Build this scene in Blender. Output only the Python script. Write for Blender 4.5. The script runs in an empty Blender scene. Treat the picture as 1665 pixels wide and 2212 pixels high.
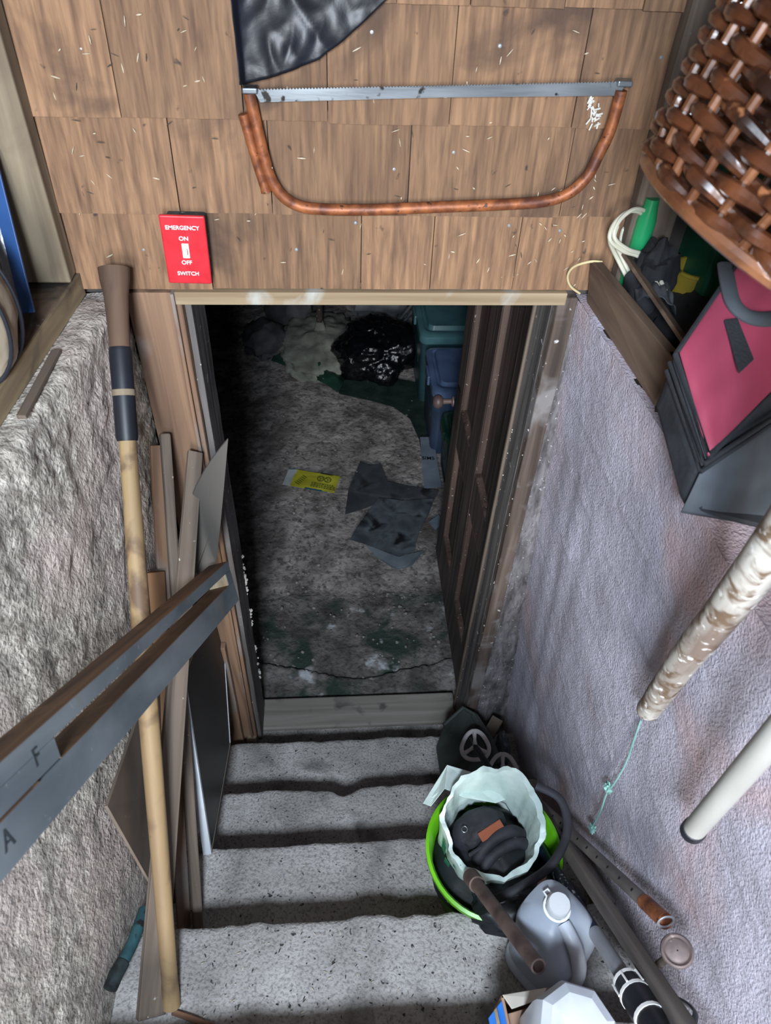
import bpy, bmesh, math, random
from math import pi, sin, cos, radians
from mathutils import Vector, Matrix, noise
random.seed(7)
scene = bpy.context.scene
COL = scene.collection
V = Vector

# ------------------------------------------------------------------ camera
F = 1598.0; CX, CY = 832.5, 1106.0; CAM = V((0, -1.185, 2.40))
_dn = V((745 - CX, 2690 - CY, F)).normalized()
_dp = V((685 - CX, -525 - CY, F)); _dp = (_dp - _dn * _dp.dot(_dn)).normalized()
AZ = -_dn; AY = _dp; AX = AY.cross(AZ)            # world axes seen in camera space (right, down, forward)
def _w(v): return V((v.dot(AX), v.dot(AY), v.dot(AZ)))
def ray(px, py): return _w(V((px - CX, py - CY, F)))
def onX(px, py, a): r = ray(px, py); return CAM + r * ((a - CAM.x) / r.x)
def onY(px, py, a): r = ray(px, py); return CAM + r * ((a - CAM.y) / r.y)
def onZ(px, py, a): r = ray(px, py); return CAM + r * ((a - CAM.z) / r.z)
def onD(px, py, d): return CAM + ray(px, py) * (d / F)
cd = bpy.data.cameras.new('camera'); cam = bpy.data.objects.new('camera', cd); COL.objects.link(cam)
R, U, B = _w(V((1, 0, 0))), _w(V((0, -1, 0))), _w(V((0, 0, -1)))
cam.matrix_world = Matrix(((R.x, U.x, B.x, CAM.x), (R.y, U.y, B.y, CAM.y), (R.z, U.z, B.z, CAM.z), (0, 0, 0, 1)))
cd.sensor_fit = 'VERTICAL'; cd.sensor_height = 24.0; cd.lens = 24.0 * F / 2212.0
cd.clip_start = 0.02; cd.dof.use_dof = True; cd.dof.focus_distance = 1.75; cd.dof.aperture_fstop = 5.6
scene.camera = cam

# ------------------------------------------------------------------ world, light, exposure
w = bpy.data.worlds.new('sky'); scene.world = w; w.use_nodes = True
bg = w.node_tree.nodes['Background']; bg.inputs[0].default_value = (0.80, 0.88, 1.0, 1); bg.inputs[1].default_value = 0.10
def area(name, loc, target, sx, sy, power, col):
    l = bpy.data.lights.new(name, 'AREA'); l.shape = 'RECTANGLE'; l.size = sx; l.size_y = sy; l.energy = power; l.color = col
    o = bpy.data.objects.new(name, l); COL.objects.link(o); o.location = loc
    o.rotation_euler = (V(target) - V(loc)).to_track_quat('-Z', 'Y').to_euler(); return o
area('window_daylight', (-0.12, -1.72, 2.62), (0.10, 0.2, 0.8), 0.22, 0.22, 66, (0.75, 0.86, 1.0))
area('doorway_daylight', (-0.26, -3.6, 2.35), (0.10, 0.8, 0.5), 0.42, 1.3, 165, (0.95, 0.97, 1.0))
scene.view_settings.view_transform = 'Standard'; scene.view_settings.look = 'None'
scene.view_settings.gamma = 1.0; scene.view_settings.use_curve_mapping = False
scene.view_settings.exposure = -0.42

# ------------------------------------------------------------------ materials
def S(h):
    h = h.lstrip('#'); c = [int(h[i:i + 2], 16) / 255 for i in (0, 2, 4)]
    return tuple(((x + .055) / 1.055) ** 2.4 if x > .04045 else x / 12.92 for x in c) + (1,)
MATS = {}
def mat(name, c1, c2=None, sc=8, stretch=(1, 1, 1), rough=.8, metal=0, bump=.3, bsc=None, detail=8, dist=.4,
        spots=None, spsc=60, spamt=.62, spots2=None, sp2sc=9, sp2amt=.6, rnd=0, coat=0, trans=0, alpha=1, lo=.35, hi=.68, spec=.5, bdist=.004, cav=0):
    if name in MATS: return MATS[name]
    m = bpy.data.materials.new(name); m.use_nodes = True; nt = m.node_tree; N = nt.nodes; L = nt.links
    b = N['Principled BSDF']; b.inputs['Roughness'].default_value = rough; b.inputs['Metallic'].default_value = metal
    b.inputs['Coat Weight'].default_value = coat; b.inputs['Transmission Weight'].default_value = trans
    b.inputs['Alpha'].default_value = alpha; b.inputs['Specular IOR Level'].default_value = spec
    tc = N.new('ShaderNodeTexCoord'); mp = N.new('ShaderNodeMapping'); mp.inputs['Scale'].default_value = stretch
    src = tc.outputs['Object']
    if rnd:
        oi = N.new('ShaderNodeObjectInfo'); mu = N.new('ShaderNodeVectorMath'); mu.operation = 'MULTIPLY_ADD'
        cb = N.new('ShaderNodeCombineXYZ')
        for i in range(3): L.new(oi.outputs['Random'], cb.inputs[i])
        mu.inputs[1].default_value = (13, 29, 7); L.new(cb.outputs[0], mu.inputs[0]); L.new(src, mu.inputs[2]); src = mu.outputs[0]
    L.new(src, mp.inputs['Vector'])
    def noi(scale, det, vec, ds=0):
        n = N.new('ShaderNodeTexNoise'); n.inputs['Scale'].default_value = scale; n.inputs['Detail'].default_value = det
        n.inputs['Distortion'].default_value = ds; L.new(vec, n.inputs['Vector']); return n.outputs['Fac']
    def ramp(f, a, ca, bb, cb_):
        r = N.new('ShaderNodeValToRGB'); L.new(f, r.inputs[0]); e = r.color_ramp.elements
        e[0].position = a; e[0].color = ca; e[1].position = bb; e[1].color = cb_; return r.outputs[0]
    n1 = noi(sc, detail, mp.outputs[0], dist)
    col = ramp(n1, lo, S(c1), hi, S(c2 or c1))
    def over(col, colour, f):
        mx = N.new('ShaderNodeMix'); mx.data_type = 'RGBA'; L.new(f, mx.inputs[0]); L.new(col, mx.inputs[6]); mx.inputs[7].default_value = S(colour)
        return mx.outputs[2]
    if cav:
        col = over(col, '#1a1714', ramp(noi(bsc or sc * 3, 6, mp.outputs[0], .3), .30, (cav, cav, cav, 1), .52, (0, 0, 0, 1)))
    if spots2:
        col = over(col, spots2, ramp(noi(sp2sc, 6, src, .6), sp2amt - .07, (0, 0, 0, 1), sp2amt + .07, (1, 1, 1, 1)))
    if spots:
        col = over(col, spots, ramp(noi(spsc, 3, src), spamt, (0, 0, 0, 1), spamt + .06, (1, 1, 1, 1)))
    if rnd:
        hs = N.new('ShaderNodeHueSaturation'); mr = N.new('ShaderNodeMapRange'); L.new(oi.outputs['Random'], mr.inputs[0])
        mr.inputs[3].default_value = 1 - rnd; mr.inputs[4].default_value = 1 + rnd; L.new(mr.outputs[0], hs.inputs['Value']); L.new(col, hs.inputs['Color']); col = hs.outputs[0]
    L.new(col, b.inputs['Base Color'])
    if bump:
        bp = N.new('ShaderNodeBump'); bp.inputs['Strength'].default_value = bump; bp.inputs['Distance'].default_value = bdist
        L.new(noi(bsc, 6, mp.outputs[0], .3) if bsc else n1, bp.inputs['Height']); L.new(bp.outputs[0], b.inputs['Normal'])
    MATS[name] = m; return m
def wood(name, c1, c2, ax=2, sc=30, rough=.8, **k):
    st = [1, 1, 1]; st[ax] = .06
    k.setdefault('bump', .35); k.setdefault('dist', .8); k.setdefault('rnd', .12)
    return mat(name, c1, c2, sc=sc, stretch=tuple(st), rough=rough, **k)

# ------------------------------------------------------------------ mesh builder
def fr(p, zdir, xhint=(1, 0, 0)):
    z = V(zdir).normalized(); x = V(xhint); x = (x - z * x.dot(z)).normalized(); y = z.cross(x)
    return Matrix(((x.x, y.x, z.x, p[0]), (x.y, y.y, z.y, p[1]), (x.z, y.z, z.z, p[2]), (0, 0, 0, 1)))
def T(x, y, z): return Matrix.Translation((x, y, z))
def catmull(pts, n=6):
    P = [V(p) for p in pts]; out = []
    for i in range(len(P) - 1):
        a, b, c, d = P[max(i - 1, 0)], P[i], P[i + 1], P[min(i + 2, len(P) - 1)]
        for k in range(n):
            t = k / n
            out.append(.5 * ((2 * b) + (c - a) * t + (2 * a - 5 * b + 4 * c - d) * t * t + (3 * b - a - 3 * c + d) * t ** 3))
    return out + [P[-1]]
class MB:
    def __init__(s): s.v = []; s.f = []
    def add(s, vs, fs, m=None):
        o = len(s.v); s.v += [tuple(m @ V(v)) if m else tuple(v) for v in vs]; s.f += [tuple(i + o for i in f) for f in fs]; return s
    def box(s, c, d, m=None):
        x, y, z = [k / 2 for k in d]
        vs = [(c[0] + i * x, c[1] + j * y, c[2] + k * z) for i in (-1, 1) for j in (-1, 1) for k in (-1, 1)]
        return s.add(vs, [(0, 1, 3, 2), (4, 6, 7, 5), (0, 4, 5, 1), (2, 3, 7, 6), (0, 2, 6, 4), (1, 5, 7, 3)], m)
    def hexa(s, p):   # 8 corners: bottom 4 then top 4
        return s.add(p, [(3, 2, 1, 0), (4, 5, 6, 7), (0, 1, 5, 4), (1, 2, 6, 5), (2, 3, 7, 6), (3, 0, 4, 7)])
    def tube(s, pts, r, n=12, caps=True, m=None, flat=None, up=(0, 0, 1)):
        pts = [V(p) for p in pts]; K = len(pts); rr = r if isinstance(r, (list, tuple)) else [r] * K
        vs = []; prev = None
        for i, p in enumerate(pts):
            t = (pts[min(i + 1, K - 1)] - pts[max(i - 1, 0)]).normalized()
            if prev is None:
                u = V(up)
                if abs(u.dot(t)) > .95: u = V((1, 0, 0))
            else: u = prev
            u = (u - t * u.dot(t)).normalized(); prev = u; v = t.cross(u)
            for k in range(n):
                a = 2 * pi * k / n; vs.append(p + u * (rr[i] * cos(a) * (flat or 1)) + v * (rr[i] * sin(a)))
        fs = [(i * n + k, i * n + (k + 1) % n, (i + 1) * n + (k + 1) % n, (i + 1) * n + k) for i in range(K - 1) for k in range(n)]
        if caps: fs += [tuple(range(n - 1, -1, -1)), tuple((K - 1) * n + k for k in range(n))]
        return s.add(vs, fs, m)
    def lathe(s, prof, n=32, m=None, wob=None):
        vs = []; K = len(prof)
        for r, z in prof:
            for k in range(n):
                a = 2 * pi * k / n; q = r * (wob(a, z) if wob else 1); vs.append((q * cos(a), q * sin(a), z))
        fs = [(i * n + k, i * n + (k + 1) % n, (i + 1) * n + (k + 1) % n, (i + 1) * n + k) for i in range(K - 1) for k in range(n)]
        if prof[0][0] > 1e-6 and prof[0][0] < 9: pass
        return s.add(vs, fs, m)
    def disc(s, r, z, n=32, m=None, flip=False):
        vs = [(r * cos(2 * pi * k / n), r * sin(2 * pi * k / n), z) for k in range(n)]
        return s.add(vs, [tuple(range(n))[::-1] if flip else tuple(range(n))], m)
    def prism(s, poly, d, m=None):   # polygon in local xy, extruded 0..d along z
        n = len(poly); vs = [(x, y, 0) for x, y in poly] + [(x, y, d) for x, y in poly]
        return s.add(vs, [tuple(range(n))[::-1], tuple(range(n, 2 * n))] + [(i, (i + 1) % n, n + (i + 1) % n, n + i) for i in range(n)], m)
    def slab(s, pts, off):           # 3-D polygon thickened along the vector off
        n = len(pts); pts = [V(p) for p in pts]; vs = pts + [p + V(off) for p in pts]
        return s.add(vs, [tuple(range(n))[::-1], tuple(range(n, 2 * n))] + [(i, (i + 1) % n, n + (i + 1) % n, n + i) for i in range(n)])
    def grid(s, fn, nu, nv, m=None, wrap=False):
        vs = [fn(i / nu, j / nv) for j in range(nv + 1) for i in range(nu + (0 if wrap else 1))]; W = nu if wrap else nu + 1
        fs = [(j * W + i, j * W + (i + 1) % W, (j + 1) * W + (i + 1) % W, (j + 1) * W + i) for j in range(nv) for i in range(nu)]
        return s.add(vs, fs, m)
    def blob(s, c, rad, amp=.15, fq=4, seed=0, n=(24, 14), m=None, flatz=None):
        def fn(u, v):
            a = 2 * pi * u; e = pi * (v - .5) * .998; d = V((cos(a) * cos(e), sin(a) * cos(e), sin(e)))
            q = 1 + amp * (noise.noise(d * fq + V((seed * 3.1, seed, 0))) + .5 * noise.noise(d * fq * 2.3 + V((seed, 5, 1))))
            p = V((c[0] + d.x * rad[0] * q, c[1] + d.y * rad[1] * q, c[2] + d.z * rad[2] * q))
            if flatz is not None and p.z < flatz: p.z = flatz
            return p
        return s.grid(fn, n[0], n[1], m, wrap=True)
    def build(s, name, m, parent=None, mtx=None, smooth=False, bevel=0, solid=0, seg=2, angle=40):
        me = bpy.data.meshes.new(name); me.from_pydata([tuple(v) for v in s.v], [], s.f)
        bm = bmesh.new(); bm.from_mesh(me); bmesh.ops.recalc_face_normals(bm, faces=bm.faces); bm.to_mesh(me); bm.free()
        me.materials.append(m)
        if smooth:
            for p in me.polygons: p.use_smooth = True
            try: me.set_sharp_from_angle(angle=radians(angle))
            except Exception: pass
        o = bpy.data.objects.new(name, me); COL.objects.link(o)
        if parent: o.parent = parent
        if mtx is not None: o.matrix_local = mtx
        if solid: md = o.modifiers.new('solid', 'SOLIDIFY'); md.thickness = solid; md.offset = 0
        if bevel: md = o.modifiers.new('bevel', 'BEVEL'); md.width = bevel; md.segments = seg; md.limit_method = 'ANGLE'
        return o
def tag(o, label, cat, group=None, kind=None):
    o['label'] = label; o['category'] = cat
    if group: o['group'] = group
    if kind: o['kind'] = kind
    return o
def thing(name, label, cat, mtx=None, group=None):
    o = bpy.data.objects.new(name, None); o.empty_display_size = .05; COL.objects.link(o)
    if mtx is not None: o.matrix_world = mtx
    return tag(o, label, cat, group)
def struct(o): o['kind'] = 'structure'; return o
def sroot(name, mtx=None):
    o = bpy.data.objects.new(name, None); COL.objects.link(o); o.empty_display_size = .05; o['kind'] = 'structure'
    if mtx is not None: o.matrix_world = mtx
    return o
def text(name, s, size, m, parent, mtx, depth=.0004, font_bold=True):
    c = bpy.data.curves.new(name, 'FONT'); c.body = s; c.size = size; c.align_x = 'CENTER'; c.align_y = 'CENTER'; c.extrude = depth
    if font_bold: c.offset = size * .010
    t = bpy.data.objects.new(name + '_tmp', c); COL.objects.link(t); dg = bpy.context.evaluated_depsgraph_get()
    me = bpy.data.meshes.new_from_object(t.evaluated_get(dg)); bpy.data.objects.remove(t); bpy.data.curves.remove(c)
    me.materials.clear(); me.materials.append(m); o = bpy.data.objects.new(name, me); COL.objects.link(o); o.parent = parent; o.matrix_local = mtx; return o
def stick(mb, L, w, t, jit=.001, n=8, seed=0, taper=1.0, bow=0):
    """rough sawn stick along local z, w along x, t along y"""
    vs = []
    for i in range(n + 1):
        q = i / n; k = 1 + (taper - 1) * q
        for sx, sy in ((-1, -1), (1, -1), (1, 1), (-1, 1)):
            j = noise.noise(V((i * .9 + seed, sx * 3.3, sy * 2.1))) * jit
            vs.append((sx * w / 2 * k + j + bow * sin(pi * q), sy * t / 2 * k + j * .5, L * q))
    fs = [(i * 4 + a, i * 4 + (a + 1) % 4, i * 4 + 4 + (a + 1) % 4, i * 4 + 4 + a) for i in range(n) for a in range(4)]
    fs += [(3, 2, 1, 0), (n * 4, n * 4 + 1, n * 4 + 2, n * 4 + 3)]
    return mb.add(vs, fs)
def lean(name, label, cat, p, q, w, t, face, m, bevel=.0015, seed=0, jit=.0012, taper=1.0, group=None):
    """a board leaning from p (foot) to q (head); its narrow side t along 'face'"""
    d = V(q) - V(p); z = d.normalized(); y = V(face); y = (y - z * y.dot(z)).normalized(); x = y.cross(z)
    mt = Matrix(((x.x, y.x, z.x, p[0]), (x.y, y.y, z.y, p[1]), (x.z, y.z, z.z, p[2]), (0, 0, 0, 1)))
    o = stick(MB(), d.length, w, t, jit, 10, seed, taper).build(name, m, None, mt, bevel=bevel)
    return tag(o, label, cat, group)

# palette
M_shingle = wood('cedar_shingle', '#543b2b', '#977455', 2, 95, rnd=.2, dist=.35, spots2='#4a3629', sp2sc=5, sp2amt=.62, spots='#372b24', spsc=38, spamt=.70, bump=.6, bdist=.003, lo=.22, hi=.78, cav=.25)
M_pale = wood('pale_stud', '#6c5f4d', '#90826b', 2, 30, rnd=.03, spots2='#5f5142', sp2sc=6, sp2amt=.66)
M_dirtywood = wood('dirty_sill', '#3a2e25', '#776352', 1, 22, spots2='#1c1714', sp2sc=9, sp2amt=.5, spots='#a39a8a', spsc=90, spamt=.7)
M_header = wood('header_pine', '#836f55', '#aa977a', 0, 34, rnd=.02, spots2='#a9a9a0', sp2sc=10, sp2amt=.64)
M_casing = wood('casing_pine', '#6b5140', '#9c7c61', 2, 30, rnd=.04, spots2='#8b8078', sp2sc=5, sp2amt=.62)
M_grey = wood('weathered_grey', '#453a31', '#7c6e61', 2, 40, lo=.25, hi=.75, rnd=.12, spots='#b9b5ac', spsc=70, spamt=.72)
M_jamb = wood('jamb_grey', '#45413f', '#7c7672', 2, 30, rnd=.1, spots='#d5d5d2', spsc=60, spamt=.68)
M_post = wood('post_brown', '#43372f', '#75655a', 2, 30, rnd=.05, spots2='#7f7a78', sp2sc=9, sp2amt=.56, spots='#d3d0cc', spsc=40, spamt=.69, cav=.4)
M_door = wood('door_dark', '#2f2622', '#5f5048', 2, 34, rough=.55, rnd=.05, spots='#a9a29b', spsc=120, spamt=.72)
M_mould = wood('door_moulding', '#3b2e29', '#665349', 2, 30, rough=.6, rnd=.1, spots='#b5aca4', spsc=110, spamt=.66)
M_handle = wood('handle_wood', '#6d5740', '#a0875f', 2, 24, rnd=.05, spots2='#5d4835', sp2sc=12, sp2amt=.58, rough=.65, lo=.25)
M_black = mat('black_plastic', '#0b0c10', '#15171d', rough=.32, bump=.25, sc=20)
M_tape = mat('black_tape', '#10131a', '#1c2029', rough=.5, bump=.1)
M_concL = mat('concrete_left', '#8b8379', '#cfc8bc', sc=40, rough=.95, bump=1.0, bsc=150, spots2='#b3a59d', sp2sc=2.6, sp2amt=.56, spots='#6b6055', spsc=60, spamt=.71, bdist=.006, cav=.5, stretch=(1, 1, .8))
M_concR = mat('concrete_right', '#aaa5b0', '#c6c2d0', sc=6, rough=.95, bump=.9, bsc=230, spots2='#b9a3a6', sp2sc=3, sp2amt=.57, spots='#80777c', spsc=34, spamt=.72, bdist=.004, cav=.3)
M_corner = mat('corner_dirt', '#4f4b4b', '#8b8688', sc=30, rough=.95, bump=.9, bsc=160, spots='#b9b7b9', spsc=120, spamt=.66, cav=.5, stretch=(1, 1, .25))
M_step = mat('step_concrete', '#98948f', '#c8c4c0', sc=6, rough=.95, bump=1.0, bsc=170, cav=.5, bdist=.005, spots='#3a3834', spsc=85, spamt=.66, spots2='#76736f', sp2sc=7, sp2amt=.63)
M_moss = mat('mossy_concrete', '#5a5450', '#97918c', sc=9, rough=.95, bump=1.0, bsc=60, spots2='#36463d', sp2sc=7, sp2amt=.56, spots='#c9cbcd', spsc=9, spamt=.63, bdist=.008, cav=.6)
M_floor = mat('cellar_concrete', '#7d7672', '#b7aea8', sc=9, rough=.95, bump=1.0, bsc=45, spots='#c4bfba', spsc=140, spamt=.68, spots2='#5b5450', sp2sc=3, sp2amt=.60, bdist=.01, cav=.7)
M_rock = mat('cellar_rock', '#39373a', '#5d5b5d', sc=9, rough=.9, bump=.7, rnd=.25)
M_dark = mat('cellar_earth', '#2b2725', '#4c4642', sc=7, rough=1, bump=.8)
M_rust = mat('rusty_steel', '#643621', '#a8653c', sc=40, rough=.5, metal=.25, bump=.3, spots='#3b271f', spsc=110, spamt=.64, spots2='#5a3426', sp2sc=22, sp2amt=.60)
M_steel = mat('blade_steel', '#4c5056', '#8f969b', sc=14, rough=.38, metal=.75, bump=.15, stretch=(.3, 1, 2), spots='#2a2826', spsc=50, spamt=.6)
M_galv = mat('galvanised_nail', '#8f9398', '#b9bdc0', rough=.45, metal=.6, bump=.1)
M_red = mat('red_plate', '#b81f2b', '#cf2a35', sc=30, rough=.35, bump=.05)
M_white = mat('white_print', '#efeeea', rough=.6, bump=0)
M_husk = mat('pale_husk', '#b3a890', '#d6cbb3', rough=.8, bump=0)
M_cobweb = mat('cobweb_grey', '#a9a69f', '#cfccc4', rough=1, bump=0)

# ------------------------------------------------------------------ the setting
XL = lambda y: -.414 + .105 * y                                  # inner face of the left framing
def XLW(y, z):                                                    # left concrete face, battered towards the camera
    top = -.353 + .165 * y; bot = -.352; t = min(max((z - .2) / 1.53, 0), 1); return bot + (top - bot) * t ** 1.5
def XRW(y, z):
    a = .452 - .075 * y; b = .545 - .012 * y; t = (1.74 - z) / 1.44; return a + (b - a) * min(max(t, 0), 1.2)
def n3(p, f, s=0): return noise.noise(V(p) * f + V((s, s * 2, s * 3)))

# front wall: backing plus every shingle
wf = sroot('wall_front', T(0, 0, 0))
mb = MB(); mb.box((.06, .075, 2.12), (1.42, .12, .76)); mb.box((-.44, .09, .87), (.36, .09, 1.74)); mb.box((.62, .09, .87), (.34, .09, 1.74))
mb.build('wall_backing', M_dark, wf)
courses = [(2.32, 2.178, [-.47, -.30, -.19, -.02, .10, .20, .33, .44, .60, .72]),
           (2.178, 2.026, [-.47] + [onY(x, 130, 0).x for x in (240, 517, 706, 981, 1261)] + [.545, .66, .74]),
           (2.026, 1.888, [-.47] + [onY(x, 352, 0).x for x in (374, 582, 885, 1229)] + [.52]),
           (1.888, 1.757, [-.47] + [onY(x, 540, 0).x for x in (450, 780, 934, 1118)] + [.50])]
nails = {}
SH = []
for ci, (zt, zb, xs) in enumerate(courses):
    for i in range(len(xs) - 1):
        a, b = xs[i] + .0008, xs[i + 1] - .0008; dz = random.uniform(-.002, .002); yb = random.uniform(-.0065, -.0025); mbx = MB()
        nseg = max(3, int((b - a) / .02)); vs = []
        for k in range(nseg + 1):
            x = a + (b - a) * k / nseg; e = .0012 * noise.noise(V((x * 60, ci * 7, i)))
            vs += [(x, yb, zb + dz + e), (x, .0065 + yb * .3, zt + .012), (x, .010 + yb, zb + dz + e), (x, .012, zt + .012)]
        fs = []
        for k in range(nseg):
            o = k * 4; fs += [(o, o + 4, o + 5, o + 1), (o, o + 2, o + 6, o + 4), (o + 2, o + 3, o + 7, o + 6)]
        fs += [(0, 1, 3, 2), (nseg * 4, nseg * 4 + 2, nseg * 4 + 3, nseg * 4 + 1)]
        mid = V(((a + b) / 2, 0, (zt + zb) / 2)); mbx.v = [tuple(V(v) - mid) for v in vs]; mbx.f = fs
        o = mbx.build('shingle', M_shingle, wf, T(*mid)); SH.append((a, b, zb, zt, o, mid))
nm = MB(); nm.lathe([(0.0001, .0016), (.0022, .0014), (.0032, .0004), (.0032, 0)], 10)
nme = None
for px, py in [(175, 107), (272, 379), (461, 374), (851, 366), (768, 483), (803, 70), (1100, 489), (713, 217), (1429, 125), (700, 8), (640, 540), (1290, 214), (1210, 500), (310, 540), (980, 330), (1080, 100)]:
    p = onY(px, py, 0)
    for a, b, zb, zt, o, mid in SH:
        if a <= p.x <= b and zb <= p.z <= zt:
            mt = T(p.x - mid.x, .0005 - (0.0) + .004 * (p.z - zb) / (zt - zb) - .001, p.z - mid.z) @ Matrix.Rotation(pi / 2, 4, 'X')
            if nme is None: nme = nm.build('nail', M_galv, o, mt, smooth=True).data
            else:
                c = bpy.data.objects.new('nail', nme); COL.objects.link(c); c.parent = o; c.matrix_local = mt
            break

# header, casing, jambs
HW = sroot('trim_1'); MB().box((.082, -.004, 1.744), (.685, .022, .024)).build('header_face', M_header, HW, bevel=.002)
MB().box((.082, .062, 1.748), (.66, .11, .03)).build('header_soffit', M_grey, HW)
tl = sroot('trim_2')
MB().box((-.306, .004, .955), (.078, .02, 1.59)).build('casing_board', M_casing, tl, bevel=.002)
MB().box((-.2655, .000, .955), (.007, .024, 1.59)).build('casing_bead', M_casing, tl, bevel=.002)
MB().box((-.2565, .003, .955), (.010, .022, 1.59)).build('casing_lip', M_casing, tl, bevel=.003)
stick(MB(), 1.60, .012, .125, .002, 24, 3).build('jamb_board', M_jamb, tl, T(-.245, .072, .14), bevel=.0015)
stick(MB(), .55, .055, .022, .003, 10, 9).build('casing_patch', M_casing, tl, T(-.318, -.018, .17), bevel=.002)
MB().box((0, 0, .035), (.030, .03, .07)).build('foot_block', M_pale, tl, T(-.268, -.012, .128), bevel=.003)
trt = sroot('trim_3')
stick(MB(), 1.62, .036, .03, .0025, 26, 5).build('post_front', M_post, trt, T(.430, .004, .125), bevel=.003)
stick(MB(), 1.60, .030, .092, .001, 20, 6).build('jamb_board', M_jamb, trt, T(.427, .065, .13), bevel=.002)
stick(MB(), 1.60, .008, .012, .001, 20, 7).build('jamb_edge', M_grey, trt, T(.408, .108, .13), bevel=.003)

# left side: framing, sill, stud, concrete
lw = sroot('wall_left')
def gl(u, v):
    y = -1.45 + 1.462 * u; ext = XLW(y, 1.73)
    s = v * 2.15                                                     # up the face, then over the ledge
    if s < 1.7: z = .02 + s; x = XLW(y, min(z, 1.73))
    else:
        q = (s - 1.7) / .45; a = min(q / .25, 1) * pi / 2; z = 1.72 + .022 * sin(a); x = ext - .022 * (1 - cos(a)) - max(q - .25, 0) * .36
    hi = max(0, min((z - 1.0) / .6, 1)); p = V((x, y, z)); am = .0022 + .0032 * hi
    d = am * (n3(p, 14) + .7 * n3(p, 34, 2)) + .0022 * (.3 + hi) * n3((p.x * 3, p.y * 3 + p.z * 1.2, p.z), 70, 4) + .0022 * n3(p, 120, 6)
    return (p.x + d, p.y, p.z + (d * .8 if s > 1.6 else 0))
MB().grid(gl, 190, 250).build('concrete_face', M_concL, lw, smooth=True, angle=180)
MB().box((-.62, -.72, 2.35), (.05, 1.5, 1.2)).build('sheathing', M_dirtywood, lw)
MB().box((-.70, -.72, .86), (.40, 1.5, 1.70)).build('concrete_core', M_dark, lw)
ty = sroot('trim_4')
MB().hexa([(XL(.0) + .003, .0, 1.744), (XL(-1.3) + .003, -1.3, 1.744), (XL(-1.3) - .003, -1.3, 1.744), (XL(.0) - .003, .0, 1.744), (XL(.0) + .003, .0, 1.784), (XL(-1.3) + .003, -1.3, 1.784), (XL(-1.3) - .003, -1.3, 1.784), (XL(.0) - .003, .0, 1.784)]).build('sill_face', wood('sill_face', '#6a5a46', '#9a8768', 1, 26, spots2='#4c4236', sp2sc=8, sp2amt=.6), ty, bevel=.001)
def sillpts(y, z, o): return (XL(y) - o, y, z)
MB().hexa([sillpts(.0, 1.742, 0), sillpts(-1.3, 1.742, 0), sillpts(-1.3, 1.742, .14), sillpts(.0, 1.742, .14),
           sillpts(.0, 1.785, 0), sillpts(-1.3, 1.785, 0), sillpts(-1.3, 1.785, .14), sillpts(.0, 1.785, .14)]).build('sill_plate', M_dirtywood, ty, bevel=.004)
q0_, q1_ = onZ(122, 758, 1.75), onZ(46, 902, 1.75)
stick(MB(), (q1_ - q0_).length, .013, .007, .001, 8, 41).build('sill_strip', M_grey, ty, fr(q0_, q1_ - q0_, (1, 0, 0)), bevel=.001)
tz = sroot('trim_5')
MB().box((0, 0, .5), (.092, .038, 1.0)).build('stud', M_pale, tz, T(-.462, -.022, 1.786), bevel=.003)
MB().box((0, 0, .5), (.05, .02, 1.0)).build('stud_back', M_dirtywood, tz, T(-.535, -.012, 1.786))

# right side
rw = sroot('wall_right')
ZT = lambda y: 1.74 - .03 * min(max((-.46 - y) / .12, 0), 1)   # the wall top dips under the cooler bag
seams = [1.56, 1.43, 1.26, 1.12, .97, .84, .70]
def gr(u, v):
    y = -1.45 + 1.49 * u; z = .05 + (ZT(y) - .05) * v; x = XRW(y, z); p = V((x, y, z))
    d = .0022 * n3(p, 9) + .0010 * n3(p, 45, 2) + .0014 * n3(p, 120, 5)
    k = max(0, 1 - abs(u - .86) / .14); d += .0016 * k * sin(p.y * 900) * (z < 1.45)
    for s in seams:
        zz = s + .05 * y + .008 * noise.noise(V((y * 5, s * 9, 0))); e = (z - zz) / .006
        if abs(e) < 3: d += .0026 * math.exp(-e * e) * (.5 + .5 * noise.noise(V((y * 9, s * 4, 3))))
        d += .0004 * (1 if z > zz else -1)
    return (x - d, y, z)
MB().grid(gr, 230, 230).build('concrete_face', M_concR, rw, smooth=True, angle=180)
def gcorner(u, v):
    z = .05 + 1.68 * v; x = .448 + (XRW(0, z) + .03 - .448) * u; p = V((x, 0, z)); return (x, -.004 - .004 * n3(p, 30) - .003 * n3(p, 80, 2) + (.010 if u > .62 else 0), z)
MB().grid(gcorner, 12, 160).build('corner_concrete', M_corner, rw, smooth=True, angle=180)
MB().box((.79, -.72, .84), (.36, 1.5, 1.68)).build('concrete_core', M_dark, rw)
MB().grid(lambda u, v: (XRW(-1.45 + 1.47 * u, 1.74) + .42 * v - .001, -1.45 + 1.47 * u, ZT(-1.45 + 1.47 * u) - .003 + .004 * noise.noise(V((u * 30, v * 9, 2)))), 80, 24).build('ledge_top', M_concR, rw, smooth=True, angle=180)
ct_ = sroot('trim_7'); stick(MB(), .62, .075, .03, .003, 14, 15).build('corner_board', M_grey, ct_, T(.535, -.012, 1.745), bevel=.002)
MB().box((.90, -.72, 2.35), (.05, 1.5, 1.2)).build('sheathing', M_dirtywood, rw)
MB().box((.12, -.9, 2.97), (1.7, 1.1, .04)).build('ceiling', M_dirtywood); struct(bpy.data.objects['ceiling'])

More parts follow.
